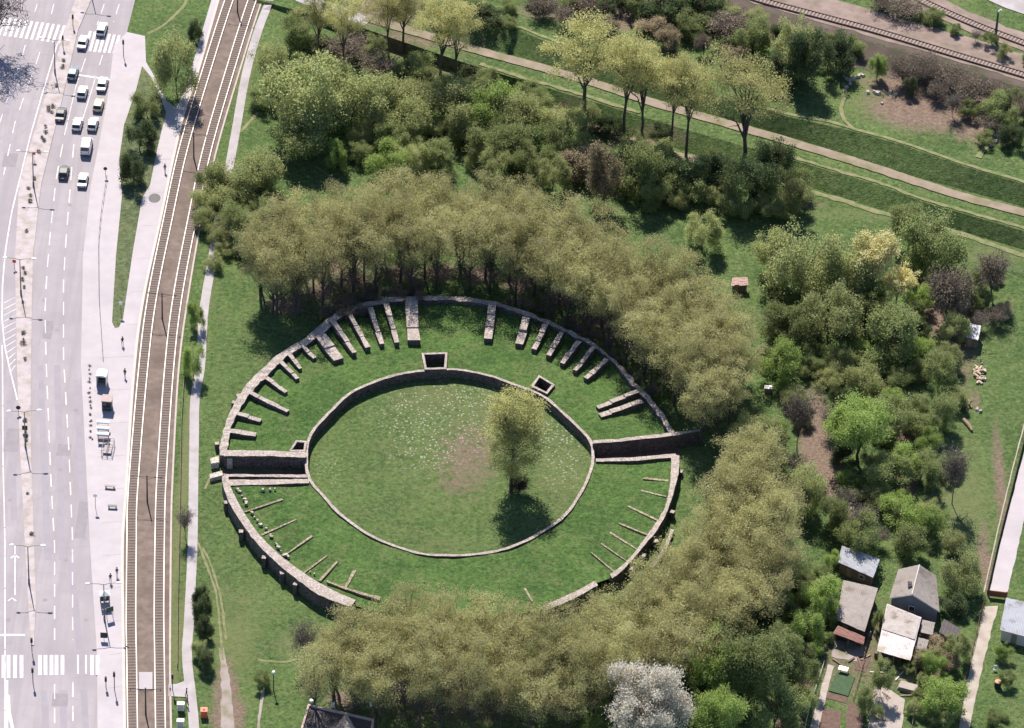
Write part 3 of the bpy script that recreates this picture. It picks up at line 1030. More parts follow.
WN, WS = lw((224, 456), (306, 457.5)), lw((226, 484), (309, 482))
EN, ES = lw((594, 444.5), (676, 436)), lw((596, 462), (676, 458))
b = MB()
for half in (0, 1):
    th = np.linspace(-.45, math.pi + .45, 420) if half == 0 else np.linspace(math.pi - .45, 2 * math.pi + .45, 420)
    nr = 30
    vs, ok = [], {}
    for i, t in enumerate(th):
        tt = (t + math.pi) % (2 * math.pi) - math.pi
        r0, r1 = float(np.interp(tt, PI_A, PI_R)) + .05, float(np.interp(tt, PO_A, PO_R)) + .25
        for j in range(nr + 1):
            r = r0 + (r1 - r0) * j / nr
            x, y = cx_ + r * math.cos(t), cy_ + r * math.sin(t)
            if x < cx_:
                yl = WN(x) + .3 if half == 0 else WS(x) + .5
            else:
                yl = EN(x) + .25 if half == 0 else ES(x) + .3
            y = max(y, yl) if half == 0 else min(y, yl)
            z = ZB + .12 * math.sin(x * .5) * math.cos(y * .43) - .1 * math.sin(math.pi * j / nr)
            if half and t < 1.45 * math.pi and t > 1.02 * math.pi:
                z += .1 * (j / nr)
            vs.append((x, y, z))
    fs = []
    for i in range(len(th) - 1):
        for j in range(nr):
            f = (i * (nr + 1) + j, i * (nr + 1) + j + 1, (i + 1) * (nr + 1) + j + 1, (i + 1) * (nr + 1) + j)
            c = [sum(vs[k][a] for k in f) / 4 for a in (0, 1)]
            e1 = abs((vs[f[1]][0] - vs[f[0]][0]) * (vs[f[3]][1] - vs[f[0]][1]) - (vs[f[1]][1] - vs[f[0]][1]) * (vs[f[3]][0] - vs[f[0]][0]))
            if e1 > 1e-4 and not any(inside(c, q) for q in PITS):
                fs.append(f)
    b.add(vs, fs)
o = b.build('grass_bank', M['bank'], None, True)
for pl in o.data.polygons:
    if pl.normal.z < 0:
        pl.flip()
tag(o, kind='structure')


def stub(label, p0, p1, wpx, z0, z1, group, steps=3, name='wall_stub', mat='stone'):
    a, c = P(*p0, z0), P(*p1, z1)
    d = Vector((c.x - a.x, c.y - a.y, 0))
    L = d.length
    u = d / L
    nrm = Vector((-u.y, u.x, 0))
    W = wpx / 6.0 / max(.62, abs(nrm.x) + .62 * abs(nrm.y)) / 2
    prof = [(0, 0)]
    for k in range(steps):
        z = z0 + (z1 - z0) * k / max(1, steps - 1)
        if steps == 1:
            z = z1
        x0, x1 = L * k / steps, L * (k + 1) / steps
        prof += [(x0 + (.02 if k else 0), z + RND.uniform(-.04, .08)), (x1, z - RND.uniform(0, .1))]
        if k < steps - 1:
            prof += [(x1 + .03, z - .38), (x1 + .11, z - .38)]
    prof += [(L, 0)]
    b = MB()
    n = len(prof)
    vs = []
    for s in (1, -1):
        for x, z in prof:
            q = Vector((a.x, a.y, 0)) + u * x + nrm * s * (W + RND.uniform(-.1, .1))
            vs.append((q.x, q.y, z - (.0 if z else 0)))
    fs = [tuple(range(n)), tuple(range(2 * n - 1, n - 1, -1))] + [(i, n + i, n + (i + 1) % n, (i + 1) % n) for i in range(n)]
    b.add(vs, fs)
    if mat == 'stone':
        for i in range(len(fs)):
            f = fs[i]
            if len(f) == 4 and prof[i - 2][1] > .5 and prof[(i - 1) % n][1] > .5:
                b.mi[i] = 1  # stub tops use the sun-paled stone, sides the shade-darkened one
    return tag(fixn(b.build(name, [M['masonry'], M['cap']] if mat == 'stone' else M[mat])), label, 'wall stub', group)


GN = 'radial wall stubs inside the outer ring'
W_STUBS = [((226, 430), (256, 434), 4.8, 2.3, 2.1, 2), ((236, 413), (261, 420), 4.8, 2.3, 2.1, 2), ((249, 392), (288, 411), 5, 2.3, 2.0, 4), ((266, 377), (286, 392), 5, 2.3, 2.0, 3), ((281, 362), (298, 378), 5, 2.3, 2.0, 3), ((290, 355), (300.5, 368), 5, 2.3, 2.0, 3), ((303, 346), (314.5, 357.5), 5, 2.4, 2.1, 2),
           ((320, 335), (338.5, 359), 13, 2.6, 2.3, 2), ((332, 320), (354.5, 352), 5.8, 2.8, 2.4, 3), ((350, 315), (368, 347), 5.6, 2.8, 2.4, 3), ((370, 307), (382, 343.5), 5.8, 2.8, 2.4, 3), ((386, 303), (397, 342), 5.6, 2.8, 2.4, 3), ((411, 301), (413.8, 340), 13, 2.9, 2.4, 3)]
for k, a in enumerate(W_STUBS):
    extra = ', the longest of them' if k == 2 else ', broad and flat-topped' if k in (7, 12) else ''
    stub(f'{ORD[k]} stone wall stub along the outer ring from the tramway gate{extra}', a[0], a[1], a[2], a[3], a[4], GN, a[5])
E_STUBS = [((493, 302), (488, 338.5), 8.5, 2.8, 2.3, 3), ((527, 317), (519, 343.5), 8.5, 2.8, 2.3, 2), ((546, 324), (534, 349), 5.5, 2.8, 2.3, 3), ((562, 332), (548, 355), 6, 2.8, 2.3, 3), ((579, 341), (562, 362.6), 6, 2.8, 2.3, 3), ((594, 347), (575, 370), 5.6, 2.8, 2.3, 3), ((607, 359), (586, 378), 6, 2.7, 2.2, 4),
           ((638, 390.5), (597.5, 407), 5.6, 2.5, 2.1, 3), ((642, 400.5), (600, 415), 6, 2.5, 2.0, 4)]
for k, a in enumerate(E_STUBS):
    stub(f'{ORD[k]} stone wall stub after the broad middle pier, counted towards the dark passage', a[0], a[1], a[2], a[3], a[4], GN, a[5])
GS = 'low wall footings in the near half of the grass bank'
for k, (p0, p1, wp) in enumerate([((244.5, 511), (282.6, 498.6), 2.6), ((261, 534), (296.5, 519), 2.6), ((284, 554.5), (312, 535.5), 2.8), ((304, 572), (327, 554.5), 3), ((319.5, 580), (337, 561), 3), ((345, 587.5), (355, 570), 4.5)]):
    stub(f'{ORD[k]} low pale footing from the broad pale wall along the buttressed wall', p0, p1, wp * .75, 1.9, 1.7, GS, 1, 'wall_footing', 'footing')
for k, (p0, p1, wp) in enumerate([((668.7, 479.5), (643, 478), 2.4), ((666, 496), (641, 490), 2.4), ((658.5, 520), (628, 506), 3), ((650, 535.5), (619, 523), 2.6), ((638, 549.5), (610, 532), 2.8), ((627, 561), (601, 543), 2.8), ((615, 572), (591, 552), 3), ((533, 601), (524, 587.5), 3)]):
    stub(f'{ORD[k]} low pale footing below the passage under the trees, counted along the curved wall', p0, p1, wp * .75, 1.72, 1.6, GS, 1, 'wall_footing', 'footing')
b = MB()
wall2(b, pts_of([(327, 580), (342, 586), (368, 594), (380, 597)], 1.9), pts_of([(327, 582), (342, 588), (368, 596.5), (380, 600)], 1.9), .8, 1.9)
tag(fixn(b.build('wall_footing', [M['footing'], M['footing']])), 'thin curved pale footing linking the ends of the low footings near the trees', 'wall stub', GS)


def stone(x, y, r, z, label, group, cat='stone', name='loose_stone', mat='stone_light'):
    b = MB()
    c = P(x, y, z)
    b.box((0, 0, r * .35), (r * RND.uniform(1.3, 2.2), r * RND.uniform(.9, 1.4), r * .8), RND.uniform(0, 3), None, .75)
    vs = [Vector(v) + Vector([RND.uniform(-.15, .15) * r for _ in range(3)]) for v in b.v]
    b.v = [tuple(v) for v in vs]
    o = b.build(name, M[mat])
    o.location = (c.x, c.y, z)
    return tag(o, label, cat, group)


LS = 'pale loose stone lying on the grass beside the buttressed curved wall'
for x, y in [(240, 492), (242, 496), (244.5, 500), (246, 503.5), (252, 513), (254, 517), (257, 521), (260, 525.5), (270, 535), (271.5, 537), (277, 545), (279, 548), (281, 551.5), (285, 556), (288, 557), (311, 572), (314, 574), (266, 529), (238, 490), (263, 490.5), (270, 489.5), (275, 489)]:
    stone(x + RND.uniform(-.7, .7), y, RND.uniform(.2, .52), ZB + .2, LS, 'loose stones by the buttressed wall')

# ------------------------------------------------------------------ plants
def branchy(rng, h, r, trunk_h, n_limb, spread, n_sub, tr=.22, lean=(0, 0), sides=5, wob=.25):
    """trunk and limbs; returns (mesh builder, list of twig ends)"""
    b = MB()
    lx, ly = lean
    base = Vector((0, 0, -.1))
    top = Vector((lx * trunk_h, ly * trunk_h, trunk_h))
    mid = base.lerp(top, .5) + Vector((rng.uniform(-wob, wob), rng.uniform(-wob, wob), 0))
    b.tube([base, mid, top], [tr, tr * .82, tr * .68], 7)
    ends = []
    for k in range(n_limb):
        a = 2 * math.pi * (k + rng.uniform(-.3, .3)) / n_limb
        rr = r * spread * rng.uniform(.35, .95)
        zt = rng.uniform(.72, .97) * h if k % 3 else rng.uniform(.5, .75) * h
        e = Vector((lx * zt + math.cos(a) * rr, ly * zt + math.sin(a) * rr, zt))
        st = top if k % 2 else mid.lerp(top, rng.uniform(.5, 1))
        m1 = st.lerp(e, .45) + Vector((-math.cos(a) * rr * .12, -math.sin(a) * rr * .12, (h - trunk_h) * .07))
        b.tube([st, m1, e], [tr * .5, tr * .3, tr * .08], sides, None, False)
        ends.append(e)
        for q in range(n_sub):
            t = rng.uniform(.3, .95)
            s = st.lerp(m1, t / .5) if t < .5 else m1.lerp(e, (t - .5) * 2)
            d = Vector((rng.gauss(0, 1), rng.gauss(0, 1), rng.uniform(.1, 1.3))).normalized()
            e2 = s + d * r * rng.uniform(.25, .6)
            e2.z = min(e2.z, h)
            b.tube([s, s.lerp(e2, .5) + Vector((0, 0, .12)), e2], [tr * .2, tr * .12, tr * .04], 3, None, False)
            ends.append(e2)
    return b, ends


def leaves(rng, centres, n_each, spread, size, squash=.75, zmin=.05):
    nps = np.random.RandomState(rng.randrange(10 ** 6))
    C = np.repeat(np.array([tuple(c) for c in centres]), n_each, 0)
    n = len(C)
    off = nps.normal(0, 1, (n, 3)) * spread
    off[:, 2] *= squash
    p = C + off
    p[:, 2] = np.maximum(p[:, 2], zmin + nps.rand(n) * .4)
    u = nps.normal(0, 1, (n, 3))
    u /= np.linalg.norm(u, axis=1, keepdims=True)
    v = np.cross(u, nps.normal(0, 1, (n, 3)))
    v /= np.linalg.norm(v, axis=1, keepdims=True)
    s = size * nps.uniform(.6, 1.35, (n, 1))
    A, B, Cc, D = p + u * s, p + v * s * .6, p - u * s * .8, p - v * s * .6
    V = np.stack([A, B, Cc, D], 1).reshape(-1, 3)
    F = np.arange(4 * n).reshape(-1, 4)
    return V, F


def leaf_mesh(name, V, F, mat):
    me = bpy.data.meshes.new(name)
    me.from_pydata(V.tolist(), [], F.tolist())
    me.materials.append(mat)
    return me


MESHES = {}
BASE = {}


def kind_meshes(kind, leafkey, n_var, h, r, shape, n_each, spread, size, bark='bark', part='crown', stem='trunk', **kw):
    BASE[kind] = (h, r, part, stem)
    out = []
    for vi in range(n_var):
        rng = random.Random(kind + str(vi))
        cs = []
        if shape == 'ring':            # slender upward-fanning crown
            b, ends = branchy(rng, h, r, h * .34, 9, 1.0, 5, .24)
            cs = [e for e in ends if e.z > .45 * h]
            rng.shuffle(cs)
            cs = cs[:34]
            for k in range(26):
                z = h * rng.uniform(.12, .45)
                a = rng.uniform(0, 6.28)
                rr = r * rng.uniform(.3, .75)
                b.tube([(0, 0, z), (math.cos(a) * rr * .5, math.sin(a) * rr * .5, z + h * .06), (math.cos(a) * rr, math.sin(a) * rr, z + h * rng.uniform(.12, .24))], [.07, .045, .02], 3, None, False)
            for _ in range(kw.get('extra', 40)):
                z = rng.uniform(.42, .99)
                rr = r * (1.0 - abs(z - .72) ** 1.6 * 2.4) * math.sqrt(rng.uniform(.15, 1))
                a = rng.uniform(0, 6.28)
                cs.append(Vector((math.cos(a) * rr, math.sin(a) * rr, z * h)))
        elif shape == 'vase':          # bare forked trunk, high spreading crown
            b, ends = branchy(rng, h, r, h * .36, 8, 1.05, 6, .34, wob=.5)
            cs = [e for e in ends if e.z > .56 * h]
            for _ in range(kw.get('extra', 46)):
                a, t = rng.uniform(0, 6.28), math.sqrt(rng.uniform(0, 1))
                cs.append(Vector((math.cos(a) * r * t, math.sin(a) * r * t, h * (.97 - .24 * t * t - rng.uniform(0, .2)))))
        elif shape == 'dome':          # shrub, foliage down to the ground, several lobes
            b, ends = branchy(rng, h * .9, r * .8, h * .14, 8, .8, 2, .14)
            lobes = [(Vector((0, 0, h * .55)), r * .72, h * .45)]
            for k in range(kw.get('lobes', 9)):
                a = rng.uniform(0, 6.28)
                d = r * rng.uniform(.35, .72)
                zz = h * rng.uniform(.12, .7)
                lobes.append((Vector((math.cos(a) * d, math.sin(a) * d, zz)), r * rng.uniform(.2, .38), h * rng.uniform(.15, .26)))
            for _ in range(kw.get('extra', 150)):
                c, lr, lh = rng.choice(lobes)
                d = Vector((rng.gauss(0, 1), rng.gauss(0, 1), rng.gauss(0, 1) + .3)).normalized() * rng.uniform(.55, 1)
                q = c + Vector((d.x * lr, d.y * lr, d.z * lh))
                if q.z > .1:
                    cs.append(q)
        elif shape == 'round':         # tree with trunk and rounded lobed crown
            b, ends = branchy(rng, h * .95, r, h * .22, 9, .85, 3, .25)
            for k in range(kw.get('lobes', 10)):
                a = rng.uniform(0, 6.28)
                d = r * rng.uniform(.2, .68)
                c = Vector((math.cos(a) * d, math.sin(a) * d, h * rng.uniform(.38, .8)))
                lr = r * rng.uniform(.28, .45)
                for _ in range(kw.get('extra', 15)):
                    dd = Vector((rng.gauss(0, 1), rng.gauss(0, 1), rng.gauss(0, 1) + .35)).normalized() * rng.uniform(.6, 1)
                    cs.append(c + Vector((dd.x * lr, dd.y * lr, dd.z * lr * .85)))
            cs += [e for e in ends if e.z > .4 * h]
        elif shape == 'tall':          # lone tree, ovoid open crown with leader
            b, ends = branchy(rng, h, r, h * .45, 16, .95, 6, .32, kw.get('lean', (0, 0)))
            lx, ly = kw.get('lean', (0, 0))
            for k in range(26):
                z = h * rng.uniform(.2, .62)
                a = rng.uniform(0, 6.28)
                rr = r * rng.uniform(.6, 1)
                s = Vector((lx * z, ly * z, z))
                e = s + Vector((math.cos(a) * rr, math.sin(a) * rr, h * rng.uniform(.08, .22)))
                b.tube([s, s.lerp(e, .5) + Vector((0, 0, -.1)), e], [.1, .06, .02], 4, None, False)
                ends.append(e)
            cs = [e for e in ends if e.z > .15 * h]
            for _ in range(kw.get('extra', 100)):
                z = rng.uniform(.12, 1.0)
                rr = r * math.sin(math.pi * min(1, max(.05, (1.06 - z) / 1.0)) ** .8) * math.sqrt(rng.uniform(.1, 1)) * 1.05
                a = rng.uniform(0, 6.28)
                cs.append(Vector((lx * z * h + math.cos(a) * rr, ly * z * h + math.sin(a) * rr, z * h)))
        elif shape == 'twigs':         # bare tree or shrub: dense fine branches
            b, ends = branchy(rng, h, r, h * kw.get('th', .2), 16, 1.0, 14, .14, sides=4)
            b2 = []
            for e in ends:
                for _ in range(3):
                    d = Vector((rng.gauss(0, 1), rng.gauss(0, 1), rng.uniform(-.1, 1.3))).normalized() * r * rng.uniform(.12, .3)
                    b.tube([e, e + d], [.05, .02] if kind == 'bare' else [.03, .012], 3, None, False)
            cs = ends
        V, F = leaves(rng, cs, n_each, spread, size, kw.get('squash', .75))
        sm = b.mesh(stem, M[bark])
        out.append((sm, leaf_mesh(part, V, F, LEAF[leafkey])))
    MESHES[kind] = out


kind_meshes('ring', 'olive', 5, 16, 3.9, 'ring', 150, .55, .11, extra=28, squash=.7)
kind_meshes('vase', 'khaki', 3, 16, 5.6, 'vase', 150, .55, .115, extra=40, squash=.6)
kind_meshes('willow', 'willow', 4, 8, 5, 'dome', 120, .5, .135, extra=120, part='foliage', stem='stems')
kind_meshes('green', 'green', 4, 8, 5, 'dome', 120, .48, .14, extra=120, part='foliage', stem='stems')
kind_meshes('dark', 'dark', 3, 6, 4, 'dome', 110, .42, .13, extra=110, part='foliage', stem='stems')
kind_meshes('bright', 'bright', 3, 7, 4, 'dome', 110, .42, .125, extra=110, part='foliage', stem='stems', lobes=11)
kind_meshes('tree_green', 'green', 2, 10, 5, 'round', 120, .5, .14)
kind_meshes('tree_bright', 'bright', 2, 10, 5, 'round', 120, .5, .135)
kind_meshes('yellow', 'yellow', 2, 9, 4.5, 'round', 90, .38, .14, lobes=9, extra=14)
kind_meshes('white', 'white', 1, 13, 6, 'round', 100, .45, .14, lobes=16, extra=14)
kind_meshes('tan', 'tan', 2, 8, 3, 'dome', 60, .45, .14, part='foliage', stem='stems')
kind_meshes('purple', 'purple', 2, 5, 3.2, 'twigs', 14, .4, .13, bark='bark', part='foliage', stem='stems')
kind_meshes('grey', 'grey', 2, 9, 4, 'twigs', 9, .5, .15, bark='bark_grey', th=.3)
kind_meshes('bare', 'grey', 1, 12, 6, 'twigs', 4, .5, .14, bark='bark_grey', th=.25)
kind_meshes('lone', 'lone', 1, 20, 4.6, 'tall', 130, .52, .13, lean=(.03, .13))
kind_meshes('redbush', 'redleaf', 1, 3, 3, 'twigs', 14, .35, .12, part='foliage', stem='stems')
kind_meshes('tuft', 'grey', 2, .8, .7, 'dome', 7, .16, .1, part='foliage', stem='stems', extra=30, lobes=4)
VAR = {}


def plant(kind, p, h, r, name, label, cat, group=None, rot=None):
    bh, br, part, stem = BASE[kind]
    i = VAR.get(kind, 0)
    VAR[kind] = i + 1
    sm, lm = MESHES[kind][i % len(MESHES[kind])]
    t = thing(name, label, cat, p, RND.uniform(0, 6.28) if rot is None else rot, group)
    t.scale = (r / br, r / br, h / bh)
    link(stem, sm, t)
    link(part, lm, t)
    return t


CE = math.cos(EL)


def plant_px(kind, bx, by, hp, rp, name, label, cat, group=None, rot=None):
    if BASE[kind][3] == 'stems' and kind != 'redbush':
        k = min(.42 * rp, hp * .4)
        by, hp, rp = by - k, (hp - k) * 1.06, rp * 1.14
    p = PZ(bx, by)
    s = scale_at(p)
    return plant(kind, p, hp / (s * CE), rp / s, name, label, cat, group, rot)


# ring of budding trees round the amphitheatre
def ring(inner, outer, rows, step, hs, front_fmt, deep, group, radius):
    A, B = catmull([P(x, y, 0) for x, y in inner], 1), catmull([P(x, y, 0) for x, y in outer], 1)
    LA_ = sum((A[i + 1] - A[i]).length for i in range(len(A) - 1))
    for f in range(rows):
        k = f / (rows - 1)
        n = max(4, int((LA_ * (1 - k) + sum((B[i + 1] - B[i]).length for i in range(len(B) - 1)) * k) / step))
        a, c = resample(A, n), resample(B, n)
        for i in range(n):
            p = a[i].lerp(c[i], k) + Vector((RND.uniform(-1.2, 1.2), RND.uniform(-1.2, 1.2), 0))
            p.z = zf(p.x, p.y)
            h = RND.uniform(*hs)
            if front_fmt and f == 0:
                lab = front_fmt(i, n)
            else:
                lab = deep
            plant('ring', p, h, radius * RND.uniform(.85, 1.2), 'budding_tree', lab, 'tree', group)


def north_lab(i, n):
    if i < n / 2:
        return f'{ORD[i]} olive budding tree behind the outer wall, counted from the tramway end'
    return f'{ORD[n - 1 - i]} olive budding tree behind the outer wall, counted from the dark passage'


ring([(275, 320), (300, 312), (345, 302), (411, 291), (459, 291), (516, 302), (592, 335), (640, 377), (690, 424)],
     [(262, 296), (300, 268), (350, 253), (430, 246), (500, 250), (560, 271), (620, 300), (680, 326), (724, 360), (738, 398)], 4, 4.5, (13.5, 16), north_lab,
     'olive budding tree deep in the northern ring, its crown merging with its neighbours', 'budding trees of the northern ring', 3.7)


def south_lab(i, n):
    if i < n / 2:
        return f'{ORD[i]} olive budding tree from the buttressed wall along the near ring, arena side'
    return f'{ORD[n - 1 - i]} olive budding tree from the dark passage along the near ring, arena side'


ring([(335, 690), (360, 672), (400, 656), (440, 662), (500, 672), (560, 678), (612, 664), (650, 634), (695, 580), (720, 535), (741, 504)],
     [(322, 722), (360, 728), (420, 730), (480, 736), (560, 736), (620, 716), (680, 694), (735, 655), (768, 612), (778, 575), (768, 535), (752, 500)], 4, 4.3, (13, 15.5), south_lab,
     'olive budding tree deep in the near ring, its crown merging with its neighbours', 'budding trees of the near ring', 3.6)
for x, y, lab in ((700, 446, 'budding tree standing just past the end of the dark passage wall, nearest of four'), (716, 438, 'budding tree at the dark passage wall end, second of four'), (704, 432, 'budding tree pressed behind the tip of the dark passage wall'), (728, 428, 'budding tree at the dark passage wall end, farthest of four from the arena')):
    plant_px('ring', x, y, 66, 21, 'budding_tree', lab, 'tree', 'budding trees of the northern ring')
plant_px('lone', 511, 491, 88, 31, 'lone_tree', 'tall lone budding tree standing inside the grassy arena', 'tree', None, 0)
plant_px('redbush', 519, 493, 12, 11, 'dark_bush', 'low dark reddish bush at the foot of the lone arena tree', 'bush')

